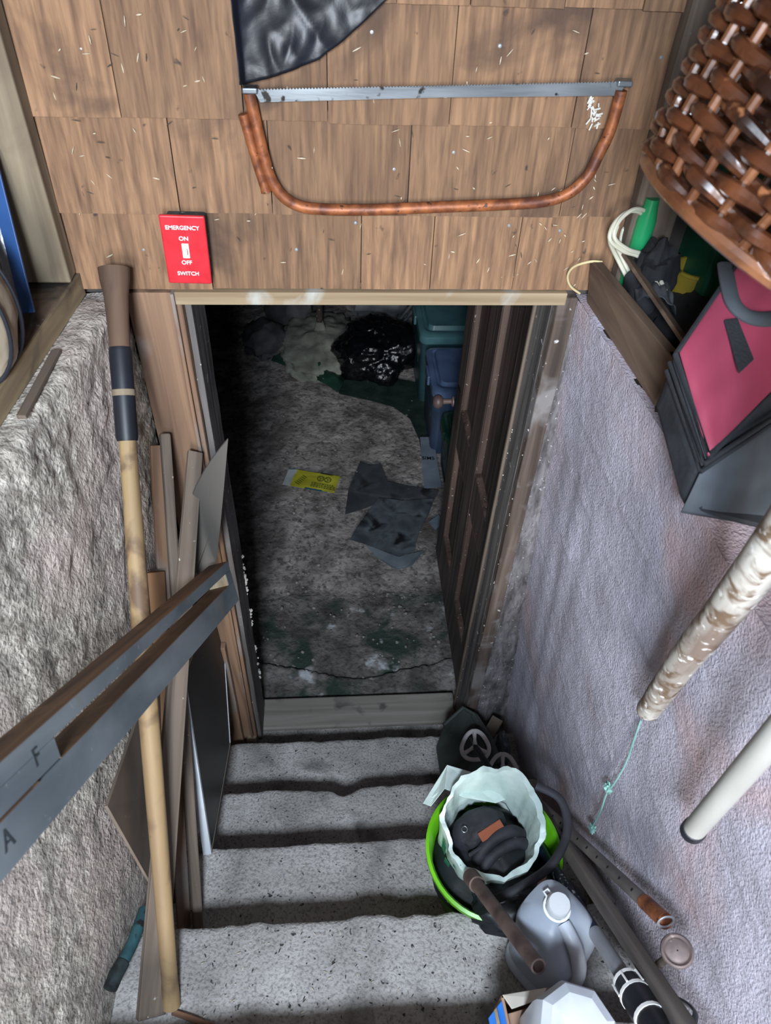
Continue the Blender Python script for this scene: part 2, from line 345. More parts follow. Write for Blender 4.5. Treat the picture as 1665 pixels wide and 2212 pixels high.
# stairs
st = thing('concrete_staircase', 'rough grey concrete steps going down between the two walls to the cellar doorway', 'stairs')
for i, (y0, y1, z) in enumerate([(-1.45, -.967, 1.05), (-.967, -.745, .865), (-.745, -.533, .68), (-.533, -.322, .495), (-.322, -.088, .31)]):
    def gs(u, v, y0=y0, y1=y1, z=z, i=i):
        x = -.40 + 1.02 * u; ed = y1 + .006 * noise.noise(V((x * 9, i * 5, 0))) + .004 * noise.noise(V((x * 30, i, 2)))
        if i == 3: ed -= .022 * math.exp(-((x - .02) / .03) ** 2)
        if v < .72: y = y0 - .02 + (ed - .014 - y0 + .02) * v / .72; zz = z
        elif v < .82: a = (v - .72) / .10 * pi / 2; y = ed - .014 + .014 * sin(a); zz = z - .012 * (1 - cos(a))
        else: y = ed - .002 * (v - .82); zz = z - .012 - (v - .82) / .18 * .20
        p = V((x, y, zz)); d = .0018 * n3(p, 30) + .0012 * n3(p, 80, 3) + .003 * n3(p, 7, 1)
        return (x, y + d * .6, zz + d)
    MB().grid(gs, 150, 44).build('stair_step', M_step, st, smooth=True, angle=180)

# cellar
fl = sroot('floor')
def gf(u, v):
    x = -1.0 + 2.2 * u; y = .1 + 3.3 * v ** 1.25; p = V((x, y, 0))
    edge = .385 - .10 * math.exp(-((x - .10) / .30) ** 2) + .02 * noise.noise(V((x * 7, 1, 1))) + .008 * noise.noise(V((x * 26, 1, 1)))
    t = (y - edge) / .012
    z = .075 + .012 * n3(p, 9, 7) if t < -1 else (.048 if t > 1 else .048 + .03 * (1 - (t + 1) / 2) - .02 * math.exp(-t * t * 2))
    e2 = .70 + .03 * noise.noise(V((x * 5, 9, 1)))
    if y > edge: z = .048 * max(0, 1 - max(0, y - edge - .05) / .34) if y < e2 else 0
    if y > e2: z -= .010 * min(1, (y - e2) / .03)
    am = 1 if x > -.3 else 2.2
    return (x, y, z + am * (.004 * n3(p, 12, 4) + .0035 * n3(p, 38) + .002 * n3(p, 90, 2)))
g = MB().grid(gf, 210, 260).build('floor_slab', M_floor, fl, smooth=True, angle=180)
g.data.materials.append(M_moss)
for p in g.data.polygons:
    c = p.center
    if c.y < .70 + .03 * noise.noise(V((c.x * 5, 9, 1))): p.material_index = 1
tp = stick(MB(), .665, .024, .115, .0015, 14, 2); o = tp.build('threshold_board', wood('threshold_wood', '#7b766d', '#9b968c', 2, 26, spots2='#5d5a55', sp2sc=14, sp2amt=.64, rnd=.02), fl, fr((-.252, .112, .113), (1, 0, 0), (0, 0, 1)), bevel=.006)
MB().box((.09, -.01, .05), (.70, .16, .12)).build('threshold_base', M_step, fl)
wb = sroot('wall_back')
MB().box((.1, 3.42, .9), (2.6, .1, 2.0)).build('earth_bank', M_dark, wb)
k = 0
for row in range(4):
    x = -1.0 + .1 * (row % 2)
    while x < 1.15:
        ww = random.uniform(.2, .36); h = random.uniform(.16, .22)
        MB().blob((0, 0, 0), (ww / 2, .15, h / 2 + .01), .22, 2.2, k, (18, 10)).build('stone', M_rock, wb, T(x + ww / 2, 3.30 - .02 * (row % 2), .10 + row * .185), smooth=True); k += 1; x += ww * .96
def cw(name, c, d):
    struct(MB().box(c, d).build(name, M_dark))
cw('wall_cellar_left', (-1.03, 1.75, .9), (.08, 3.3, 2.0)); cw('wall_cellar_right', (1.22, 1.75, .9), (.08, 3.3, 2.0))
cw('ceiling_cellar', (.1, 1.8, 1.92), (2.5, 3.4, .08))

# open cellar door, swung in against the right
dr = sroot('door_1'); DX = .445
def dbox(nm, y0, y1, z0, z1, x, t, m, bv=.002): return MB().box((x + t / 2, (y0 + y1) / 2, (z0 + z1) / 2), (t, y1 - y0, z1 - z0)).build(nm, m, dr, bevel=bv)
y0, y1, z0, z1 = .128, .83, .125, 1.72
cols = [(.225, .42), (.535, .725)]
for a, b in ((y0, .225), (.42, .535), (.725, y1)): dbox('stile', a, b, z0, z1, DX - .018, .034, M_door)
for a, b in cols:
    for c, d in ((z0, .33), (.78, .93), (1.62, z1)): dbox('rail', a, b, c, d, DX - .0175, .033, M_door)
    for c, d in ((.33, .78), (.93, 1.62)):
        dbox('panel', a, b, c, d, DX, .01, M_door)
        mo = MB(); e = .008
        for (ya, yb, za, zb) in ((a, a + e, c, d), (b - e, b, c, d), (a, b, c, c + e), (a, b, d - e, d)):
            mo.box((DX - .006, (ya + yb) / 2, (za + zb) / 2), (.022, yb - ya, zb - za))
        mo.build('panel_moulding', M_mould, dr, bevel=.004)
kp = onX(953, 915, .365)
kn = MB().lathe([(.0001, 0), (.012, .001), (.021, .008), (.024, .018), (.020, .028), (.010, .034), (.008, .06), (.018, .064), (.018, .068)], 20).build('door_knob', mat('worn_knob', '#554240', '#7d6a66', rough=.5, metal=.2), dr, fr((kp.x - .024, .775, .93), (1, 0, 0), (0, 1, 0)), smooth=True)
MB().box((DX - .021, .775, .90), (.003, .045, .16)).build('lock_plate', mat('tarnished_plate', '#2e2724', '#4a403a', rough=.4, metal=.7), dr, bevel=.001)

# ------------------------------------------------------------------ things on the shingle wall
yb = -.020
saw = thing('bow_saw', 'rusty orange tubular bow saw hanging flat on the cedar shingles above the doorway', 'saw', T(*onY(940, 330, yb)))
inv = saw.matrix_world.inverted()
pts = [onY(x, y, yb) for x, y in [(538, 200), (552, 262), (568, 330), (585, 385), (612, 425), (650, 446), (700, 452), (800, 453), (950, 447), (1100, 441), (1180, 434), (1232, 415), (1270, 378), (1292, 335), (1318, 280), (1342, 195)]]
MB().tube(catmull(pts, 5), .0088, 14, m=inv).build('saw_frame', M_rust, saw, smooth=True)
pts = [onY(x, y, yb - .002) for x, y in [(525, 246), (540, 300), (556, 355), (575, 414)]]
MB().tube(catmull(pts, 4), [.0075] * 12 + [.0085], 12, m=inv).build('tension_lever', M_rust, saw, smooth=True)
for x, y in ((549, 286), (571, 364)):
    p = onY(x, y, yb - .002); MB().tube([p + V((-.012, 0, .001)), p + V((.012, 0, .001))], .0022, 8, m=inv).build('rivet', M_steel, saw)
bp = []
A, Bq, Cq, Dq = onY(548, 194, yb), onY(1352, 177, yb), onY(1338, 207, yb), onY(562, 221, yb)
N = 240
for i in range(N + 1):
    q = A.lerp(Bq, i / N); bp.append(q + V((0, 0, .0013 if i % 2 else -.0009)))
bp += [Cq, Cq.lerp(Dq, .5) + V((0, 0, .002)), Dq]
MB().slab([inv @ p for p in bp], (0, .0016, 0)).build('saw_blade', M_steel, saw)
for nm_, x, y in (('end_cap', 540, 193), ('end_cap', 1347, 178)):
    p = onY(x, y, yb); MB().box((0, 0, 0), (.022, .019, .008), inv @ T(*p)).build(nm_, M_steel, saw, bevel=.002)
wb_ = MB()
for i in range(26):
    p = onY(1284 + random.uniform(-9, 9), 205 + i * 2.7, yb + .008); q = p + V((random.uniform(-.007, .007), -.004, random.uniform(-.012, .006))); wb_.tube([p, q], .0012, 5, m=inv)
wb_.build('cobweb_tuft', M_cobweb, saw)

sp_ = onY(402, 541, -.036); sw = thing('emergency_switch', 'red emergency shut-off switch plate with white letters screwed to the shingle wall', 'switch', T(*sp_) @ Matrix.Rotation(radians(1.2), 4, 'Y'))
MB().box((.003, .02, 0), (.060, .038, .100)).build('back_box', mat('dusty_box', '#202224', '#4c4d4c', sc=40, spots='#8e8c85', spsc=120, spamt=.62), sw, bevel=.003)
fpl = MB().box((0, .001, 0), (.070, .006, .114)).build('face_plate', M_red, sw, bevel=.0025, seg=3)
RX = Matrix.Rotation(pi / 2, 4, 'X')
for s, z, sz in (('EMERGENCY', .038, .0092), ('ON', .0205, .0095), ('OFF', -.0195, .0095), ('SWITCH', -.0385, .0092)):
    text('lettering', s, sz, M_white, fpl, T(-.001, -.0026, z) @ RX)
tsr = MB().box((0, -.003, .0008), (.011, .003, .024)).build('toggle_surround', M_white, sw, bevel=.0008)
MB().box((0, -.008, -.002), (.0075, .013, .010), Matrix.Rotation(radians(-22), 4, 'X')).build('toggle', M_white, tsr, bevel=.0015)
for z in (.030, -.030): MB().lathe([(.0001, .0012), (.0025, .001), (.003, 0)], 12).build('screw', M_red, fpl, T(0, -.0022, z) @ RX, smooth=True)

pb = [(519, 175), (530, 180), (560, 172), (600, 164), (640, 150), (690, 128), (730, 96), (770, 62), (805, 30), (845, -10), (900, -60)]
wpb = [onY(x, y, -.02) for x, y in pb]
def gbag(u, v):
    t = u * (len(wpb) - 1); i = min(int(t), len(wpb) - 2); b = wpb[i].lerp(wpb[i + 1], t - i)
    z = b.z + (2.42 - b.z) * v; x = b.x + .012 * v * (u - .3); p = V((x, 0, z))
    y = -.016 - .012 * abs(noise.noise(V((x * 17 + z * 9, z * 5 - x * 4, 1)))) - .006 * abs(noise.noise(V((x * 34 - z * 20, z * 14 + x * 16, 3)))) - .018 * math.exp(-(u / .09) ** 2) * 1.0 - .008 * noise.noise(V((x * 12, z * 5, 4)))
    return (x, y, z)
hb = MB().grid(gbag, 90, 70).build('bin_bag', mat('shiny_bag', '#0a0c12', '#141822', rough=.46, bump=.3, sc=14, bsc=22, bdist=.006), None, None, smooth=True, solid=.001, angle=180)
tag(hb, 'black plastic bin bag hanging down the shingles above the bow saw', 'plastic bag')

# insect husks and dirt stuck on the shingles
hk = MB(); dk = MB()
def husk(mbx, p, n, L, r, m=None):
    d = V((random.gauss(0, 1), random.gauss(0, 1), random.gauss(0, 1))); d = (d - V(n) * d.dot(V(n))).normalized()
    mbx.tube([V(p) - d * L / 2, V(p), V(p) + d * L / 2], [r * .3, r, r * .4], 5, m=m)
for _ in range(130):
    p = onY(random.uniform(90, 1330), random.uniform(30, 615), -.0035)
    if p.x < -.40: continue
    husk(hk if random.random() < .62 else dk, p, (0, 1, 0), random.uniform(.004, .013), random.uniform(.0005, .0012))
for _ in range(24):
    p = onY(random.uniform(1100, 1290), random.uniform(380, 640), -.0035); husk(hk, p, (0, 1, 0), random.uniform(.004, .009), random.uniform(.0005, .0011))
tag(hk.build('husk_specks', M_husk), 'pale insect husks dotted over the cedar shingles', 'debris', kind='stuff')
tag(dk.build('dirt_specks', mat('dark_dirt', '#3a332b', '#5a4f42', bump=0)), 'dark dirt flecks caught on the cedar shingles', 'debris', kind='stuff')
tw = [onY(x, y, yy) for x, y, yy in [(1300, 566, -.03), (1275, 565, -.03), (1240, 576, -.02), (1226, 596, -.015), (1232, 618, -.012), (1252, 634, -.012)]]
tag(MB().tube(catmull(tw, 6), .0021, 8).build('straw_twine', mat('straw', '#b3a279', '#d3c496', bump=.2), smooth=True), 'loop of straw coloured twine stuck at the right end of the door header', 'string')

# ------------------------------------------------------------------ left sill things
a, b = onZ(62, 676, 1.800), onX(-25, 330, -.47)
pk = thing('blue_package', 'long blue retail package in clear plastic leaning on the left window sill', 'package', fr(a, b - a, (.80, -.10, 0)))
Lp = (b - a).length
MB().box((0, 0, Lp / 2), (.020, .004, Lp)).build('blue_card', mat('blue_card', '#234a80', '#33609e', rough=.45, bump=0), pk, bevel=.001)
MB().box((-.024, .004, Lp / 2), (.030, .012, Lp * .98)).build('clear_blister', mat('clear_blister', '#8791a0', '#b4bcc6', rough=.12, bump=.15, sc=30, coat=.5, alpha=.45), pk, bevel=.004)
MB().tube([(-.028, .0, .05), (-.028, .0, Lp * .9)], .006, 10).build('grey_tool', mat('tool_grey', '#3b4047', '#59606a', rough=.4), pk, smooth=True)
text('red_letter', 'L', .022, mat('red_print', '#c9302f', rough=.4, bump=0), pk, fr((-.022, -.0035, .030), (0, -1, 0), (1, 0, 0)))
c = onZ(15, 745, 1.80)
wbk = thing('bleached_block', 'bleached pale wooden block with dark bands on the left sill by the picture edge', 'block', fr((-.475, -.285, 1.787), (0, 0, 1), (1, .12, 0)))
MB().blob((0, 0, .09), (.062, .085, .10), .10, 2.4, 3, (26, 18), flatz=.002).build('block_body', wood('bleached', '#8d7e69', '#c2b7a1', 2, 22, spots2='#5e5144', sp2sc=11, sp2amt=.64), wbk, smooth=True)
for yy in (-.038, .012):
    kk = math.sqrt(1 - (yy / .085) ** 2) * 1.06
    MB().tube([(.062 * kk * cos(a_), yy, .09 + .10 * kk * sin(a_)) for a_ in [-pi / 2.6 + k * pi / 20 for k in range(28)]], .0028, 8).build('dark_band', M_tape, wbk, smooth=True)

# ------------------------------------------------------------------ left side: leaning timber
p, q = V((-.293, -.870, .868)), onY(246, 580, -.045)
hd = thing('tool_handle', 'long wooden tool handle with black tape and dark worn end in the left corner', 'tool handle', fr(p, q - p, (1, 0, 0)))
L = (q - p).length
def hz(t): return L * t
MB().tube([(0, .0022 * sin(7 * t / 20), hz(t / 20 * .795)) for t in range(21)], [.0155 - .0015 * cos(t / 20 * 6) + .002 * (t < 1) for t in range(21)], 16).build('shaft', M_handle, hd, smooth=True)
MB().tube([(0, 0, hz(.78)), (0, 0, hz(.785)), (0, 0, hz(.895)), (0, 0, hz(.90))], [.0165, .0178, .0182, .0170], 18).build('tape_wrap', M_tape, hd, smooth=True)
MB().tube([(0, 0, hz(.838)), (0, 0, hz(.846))], [.0184, .0184], 18).build('tape_gap', M_pale, hd, smooth=True)
MB().tube([(0, 0, hz(.895)), (0, 0, hz(.93)), (0, 0, hz(.965)), (0, 0, hz(.985)), (0, 0, hz(1.0))], [.0155, .0165, .0185, .0225, .024], 16, flat=1.05).build('grip_end', wood('dark_grip', '#37281f', '#5f4939', 2, 30), hd, smooth=True)

# slotted plank crossing the stair
PR, PL = onD(492, 1212, 1.50), onD(0, 1648, .65)
axp = (PL - PR); Lg = axp.length * 1.12; axp.normalize()
nrmp = V((.965, .067, .253)); nrmp = (nrmp - axp * nrmp.dot(axp)).normalized(); hp = nrmp.cross(axp)
if hp.z < 0: hp = -hp
yv = axp.cross(hp)
mt = Matrix(((hp.x, yv.x, axp.x, PR.x), (hp.y, yv.y, axp.y, PR.y), (hp.z, yv.z, axp.z, PR.z), (0, 0, 0, 1)))
H = .084; TH = .040; SY = -1 if yv.dot(nrmp) > 0 else 1                                       # local x up the face, y out of it, z along the board
pl = thing('slotted_plank', 'long slate-grey painted wooden board with cut slots slanting across the left of the stair', 'plank', mt)
zs = 0
while True:                                                        # where the long slot ends
    q_ = mt @ V((-.03, 0, zs)) - CAM; v_ = V((q_.dot(R), -q_.dot(U), -q_.dot(B)))
    if v_.x / v_.z * F + CX < 128: break
    zs += .004
M_slate = mat('slate_paint', '#5b6368', '#80878a', sc=12, rough=.75, stretch=(1, 1, .4), spots2='#7a756b', sp2sc=12, sp2amt=.66, spots='#8e9292', spsc=70, spamt=.69, bump=.35)
M_brown = wood('worn_brown', '#4d3828', '#8a6748', 2, 26, spots2='#8d6a49', sp2sc=11, sp2amt=.62, rough=.7)
def brd(nm, za, zb, xa, xb, mm=M_slate, th=TH, dy=0, bv=.0012): return MB().box(((xa + xb) / 2, SY * (th / 2 + dy), (za + zb) / 2), (abs(xb - xa), th, zb - za)).build(nm, mm, pl, bevel=bv)
brd('lower_rail', 0, Lg, -H, -.042); brd('upper_rail', 0, Lg, -.0185, 0)
brd('end_block', 0, .040, -.042, -.0185); brd('middle_block', zs, Lg, -.0405, -.0185)
brd('worn_top_edge', .004, Lg, -.003, .0007, M_brown, TH * .95, TH * .02, 0)
brd('worn_slot_edge', .041, zs - .001, -.045, -.0413, M_brown, TH * .95, TH * .02, 0)
MB().box((-.030, SY * TH / 2, .0408), (.0225, TH * .95, .0016)).build('slot_end', M_header, pl); MB().box((-.030, SY * TH / 2, zs - .0006), (.0225, TH * .95, .0016)).build('slot_end', M_brown, pl)
MB().box((-.0412, -SY * .0002, (zs + .05 + Lg) / 2), (.0016, .0030, Lg - zs - .05)).build('worn_seam', M_brown, pl)
M_pen = mat('pencil', '#33383c', bump=0)
for s, zz_, x_ in (('F', zs + .040, -.0215), ('A', zs + .115, -.060)):
    text('pencil_letter', s, .026, M_pen, pl, Matrix(((0, 1, 0, x_), (0, 0, -SY, -SY * .0004), (-1, 0, 0, zz_), (0, 0, 0, 1))), .0003, False)

FX = (1, -.25, 0)
lean('board', 'broad weathered grey board leaning behind the slate plank, the longest of the left timbers', 'board', V((-.325, -.885, .875)), onY(421, 976, -.035), .048, .016, (.5, -1, .3), M_grey, taper=.62, seed=2)
lean('stick', 'thin wooden stick with the tallest rounded tip in the left corner', 'stick', V((-.292, -.70, .682)), onY(356, 936, -.034), .020, .016, (.5, -1, .2), M_grey, seed=5, bevel=.004)
lean('stick', 'thin brown wooden stick with a knot beside the taller rounded one', 'stick', V((-.322, -.694, .682)), onY(338, 962, -.042), .026, .012, (.5, -1, .2), M_casing, seed=6)
# thin curved sheet and its split-off half
def sheet(pts, off, name, label, cat, m, mz=None): 
    c = sum((V(p) for p in pts), V((0, 0, 0))) / len(pts); o = MB().slab([V(p) - c for p in pts], off).build(name, m, None, T(*c), bevel=.0006); return tag(o, label, cat)
M_sheet = mat('grey_sheet', '#433f3a', '#5a554f', sc=4, rough=.7, stretch=(1, 1, .3), bump=.1)
def yz(px, py): return onY(px, py, -.080 - .30 * max(0, (py - 948)) / 1000 * .9)
sheet([yz(*k) for k in [(493, 948), (486, 1030), (478, 1120), (470, 1195), (455, 1262), (424, 1238), (438, 1200), (453, 1155), (424, 1232), (415, 1262), (405, 1290), (407, 1180), (412, 1078), (424, 1050), (440, 1020), (458, 992), (478, 966)]],
      (-.0015, .003, 0), 'thin_sheet', 'thin grey board with a curved pointed top standing against the left door jamb', 'sheet', M_sheet)
tb0, tb1 = onX(372, 1950, -.345), onX(333, 1235, -.350)
tan = lean('board', 'short tan plywood board showing a bright orange edge behind the slate plank', 'board', tb0, tb1, .040, .012, (.35, -1, .2), wood('tan_ply', '#4d3826', '#7c5c3d', 2, 22), seed=8)
MB().box((-.0155, -.0068, (tb1 - tb0).length - .082), (.008, .0015, .16)).build('bright_edge', mat('ply_edge', '#a5753f', '#c48f52', bump=.1), tan)
P4 = [onX(225, 1742, -.358), onX(318, 1905, -.352), onX(420, 1700, -.352), onX(345, 1400, -.352)]
sheet(P4, (.005, 0, 0), 'hardboard_sheet', 'brown hardboard offcut lying flat against the lower left wall', 'sheet', mat('hardboard', '#5a4f45', '#7b6d60', sc=5, rough=.75, bump=.15, spots='#a29a8d', spsc=90, spamt=.72))
# dark laminated panel standing on the step edges
bl, br = V((-.279, -.548, .692)), onX(497, 1605, -.288)
ba = br - bl; Lb = ba.length; nz = V((1, .05, .16)).normalized(); xb = ba.normalized(); zb_ = V((-.045, .13, .985)); zb_ = (zb_ - 0 * xb).normalized()
tl_ = onX(400, 1470, -.312) ; upv = onX(398, 1462, -.304) - bl
pn = thing('laminate_panel', 'dark laminated panel with white edging standing on the steps at the left', 'panel', T(*bl)); 
TR = onX(474, 1252, -.312) - bl
off = V((-.016, 0, -.003))
MB().slab([V((0, 0, 0)), br - bl, TR, upv], off).build('board_face', mat('dark_laminate', '#1d1c1e', '#332f2e', sc=8, rough=.45, spots='#8e8a85', spsc=60, spamt=.74, stretch=(1, 1, .4)), pn)
M_edge = mat('white_edging', '#c9cfd4', '#eceff0', rough=.5, bump=.05, spots='#5a5a58', spsc=60, spamt=.7)
def edging(nm, a, b, m, w=.006): 
    d = (b - a).normalized(); s_ = V((1, 0, 0)).cross(d).normalized() * w / 2
    MB().slab([a - s_ + V((.0012, 0, 0)), b - s_ + V((.0012, 0, 0)), b + s_ + V((.0012, 0, 0)), a + s_ + V((.0012, 0, 0))], off * 1.15).build(nm, m, pn, bevel=.0006)
M_beige = mat('beige_edge', '#7d786d', '#9c9689', rough=.7, bump=.1)
edging('side_edging', V((0, 0, 0)), upv, M_edge, .011); edging('side_edging', br - bl, TR, M_edge, .012)
edging('bottom_edging', V((0, 0, 0)), br - bl, M_beige, .007); edging('top_edging', upv, TR, M_beige, .007)
pp = [V((-.330, -.62, .885)), V((-.338, -.72, .905)), V((-.345, -.86, .925)), V((-.350, -.905, .93))]
tpz = thing('teal_pipe', 'old teal painted pipe stub along the foot of the left wall', 'pipe', T(*pp[0]))
iv = tpz.matrix_world.inverted(); M_teal = mat('teal_paint', '#24444a', '#3b666b', sc=20, rough=.6, spots='#1b1b1a', spsc=40, spamt=.55)
MB().tube([onZ(312, 1965, .90), onZ(285, 2040, .92), onZ(262, 2085, .93)], .0105, 14, m=iv).build('pipe_body', M_teal, tpz, smooth=True)
MB().tube([onZ(266, 2078, .93), onZ(250, 2106, .935), onZ(238, 2135, .94)], [.012, .0125, .012], 14, m=iv).build('corroded_end', mat('corroded', '#14191a', '#2c3a3b', sc=40, bump=.6), tpz, smooth=True)
lean('stick', 'short reddish brown wooden stick lying on the lowest step in view near the handle foot', 'stick', V(onZ(372, 2186, .874)), V(onZ(500, 2232, .874)), .009, .006, (0, 0, 1), wood('red_brown', '#5a4030', '#8a644c', 2, 30), seed=12)

# flecks on the steps
sk = MB(); sb = MB()
for _ in range(420):
    z, ya, yb2 = random.choice([(.865, -.93, -.76), (.68, -.72, -.55), (.495, -.5, -.34), (.31, -.3, -.1), (.865, -.93, -.76)])
    husk(sb if random.random() < .7 else sk, V((random.uniform(-.27, .30), random.uniform(ya, yb2), z + .0035)), (0, 0, 1), random.uniform(.002, .008), random.uniform(.0005, .0013))
tag(sb.build('dark_grit', mat('dark_grit', '#22201d', '#3b3732', bump=0)), 'dark grit and plant scraps scattered over the concrete steps', 'debris', kind='stuff')
tag(sk.build('white_flakes', M_husk), 'pale flakes scattered over the concrete steps', 'debris', kind='stuff')
ff = MB()
for _ in range(60):
    t = random.choice([.20, .22, .25, .45, .62, .8]) + random.gauss(0, .03); z = 1.0 - t * .8
    ff.blob((-.238 + random.gauss(0, .002), .128 + random.gauss(0, .004), z), (random.uniform(.002, .0055),) * 3, .7, 3, _, (6, 4))
for _ in range(70):
    z = random.uniform(.2, 1.7); ff.blob((random.choice([.447, .412]) + random.gauss(0, .001), random.choice([-.006, .1]), z), (random.uniform(.0008, .0022),) * 3, .5, 3, _, (5, 3))
tag(ff.build('fluff_crumbs', M_cobweb), 'whitish fluff and crumbs clinging to the door jamb edges', 'debris', kind='stuff')

# ------------------------------------------------------------------ things in the cellar
def crumple(mb, c, rad, seed, amp=.22, n=(70, 40), flatz=None, f=2.2):
    def fn(u, v):
        a = 2 * pi * u; e = pi * (v - .5) * .998; d = V((cos(a) * cos(e), sin(a) * cos(e), sin(e))); s = V((seed, seed * 2, 0))
        q = 1 + amp * noise.noise(d * f + s) - amp * .55 * abs(noise.noise(d * f * 2.6 + s)) - amp * .3 * abs(noise.noise(d * f * 6 + s))
        p = V((c[0] + d.x * rad[0] * q, c[1] + d.y * rad[1] * q, c[2] + d.z * rad[2] * q))
        if flatz is not None and p.z < flatz: p.z = flatz
        return p
    return mb.grid(fn, n[0], n[1], wrap=True)
gbg = thing('garbage_bag', 'full shiny black garbage bag lying on the cellar floor beside the storage totes', 'bag', T(.28, 2.33, 0))
M_shiny = mat('garbage_plastic', '#07080b', '#0e1015', rough=.2, bump=.6, sc=14, bsc=26, bdist=.012)
crumple(MB(), (0, 0, .115), (.235, .22, .175), 4.2, .26, (110, 60), .012, 1.7).build('bag_body', M_shiny, gbg, smooth=True, angle=180)
def gtie(u, v): a = 2 * pi * u; r = .02 + .05 * v + .012 * sin(5 * a) * v; return (-.10 + r * cos(a), .02 + r * sin(a), .235 + .05 * v - .03 * v * v)
MB().grid(gtie, 40, 8, wrap=True).build('bag_neck', M_shiny, gbg, smooth=True)
lp_ = thing('plaster_mound', 'pale lumpy mortar mound around the foot of the steel cellar post', 'mound', T(-.04, 2.52, 0))
M_mort = mat('pale_mortar', '#63655c', '#8f9185', sc=8, rough=.95, bump=1.0, bsc=30, spots2='#57554e', sp2sc=5, sp2amt=.62)
MB().blob((0, 0, .02), (.25, .33, .105), .16, 4.2, 5, (70, 40), flatz=-.01).build('mound_body', M_mort, lp_, smooth=True, angle=180)
MB().lathe([(.075, .06), (.050, .10), (.034, .13), (.025, .155), (.021, .175)], 24, wob=lambda a, z: 1 + .10 * sin(3 * a + z * 20)).build('mortar_cone', M_mort, lp_, T(-.005, .02, 0), smooth=True)
ps = thing('steel_post', 'rust flecked steel post rising from the mortar mound in the cellar', 'post', T(-.045, 2.54, .08))
MB().tube([(0, 0, 0), (0, 0, 1.78)], .019, 16).build('post_shaft', mat('flaked_post', '#1d1616', '#3d302c', sc=40, rough=.8, spots='#8f8880', spsc=60, spamt=.6), ps, smooth=True)
MB().box((0, 0, 1.775), (.12, .12, .012)).build('post_plate', M_rust, ps)
for i, (x, y, z, r, lab, mm) in enumerate([(.30, 2.92, .10, (.20, .14, .14), 'pale grey boulder at the back of the cellar left of the two tubes', mat('pale_rock', '#6c6e70', '#8f9192', sc=7, bump=.6)),
        (-.22, 2.86, .09, (.15, .13, .13), 'dark boulder behind the left side of the mortar mound', M_rock), (-.36, 2.55, .05, (.13, .16, .09), 'low dark boulder at the left foot of the mortar mound', M_rock),
        (.05, 3.02, .16, (.17, .10, .14), 'dark boulder behind the steel post', M_rock)]):
    tag(MB().blob((0, 0, 0), r, .30, 1.9, i + 20, (26, 16)).build('boulder', mm, None, T(x, y, z), smooth=True), lab, 'rock')
for i, (dx, lab) in enumerate([(0, 'left of two thin grey tubes leaning at the back of the cellar'), (.035, 'right of two thin grey tubes leaning at the back of the cellar')]):
    p, q = onY(846 + dx * 330, 713, 2.66), onY(894 + dx * 400, 652, 2.78); d = (q - p); p0 = p - d * (p.z / d.z) * .98
    tag(MB().tube([(0, 0, 0), (d * ((q.z + .22 - p0.z) / d.z))], .0095, 12).build('grey_tube', mat('grey_tube', '#5c6064', '#888c90', rough=.45, metal=.3, bump=.05), None, T(*p0), smooth=True), lab, 'pipe')
# tarp: flat green sheet with a raised shiny fold
ct = [(586, 778), (640, 800), (700, 828), (735, 852), (800, 866), (850, 880), (885, 905), (905, 950), (913, 1000), (925, 960), (922, 880), (915, 830), (760, 800), (700, 780), (640, 765)]
tarp = thing('green_tarp', 'dark green plastic tarp spread under the garbage bag on the cellar floor', 'tarp', T(0, 0, 0))
M_tarp = mat('green_tarp', '#1a2a25', '#2f4038', sc=9, rough=.5, bump=.6, bsc=30, spots='#5d6360', spsc=140, spamt=.66)
MB().slab([onZ(x, y, .010) for x, y in ct], (0, 0, .004)).build('tarp_sheet', M_tarp, tarp)
fa = [onZ(x, y, .01) for x, y in [(590, 782), (640, 802), (700, 830), (735, 853)]]
fold = catmull(fa, 8)
MB().grid(lambda u, v: fold[min(int(u * 24), 24)] + V((-.01 + .05 * v, .16 * v, .012 + .075 * sin(pi * min(v * 1.1, 1)) * (.6 + .5 * noise.noise(V((u * 6, v * 3, 1)))) * sin(pi * min(max(u, .04), .96)))), 24, 10).build('tarp_fold', mat('tarp_fold', '#16261f', '#28463a', rough=.25, bump=.5, bsc=30), tarp, smooth=True, solid=.003)

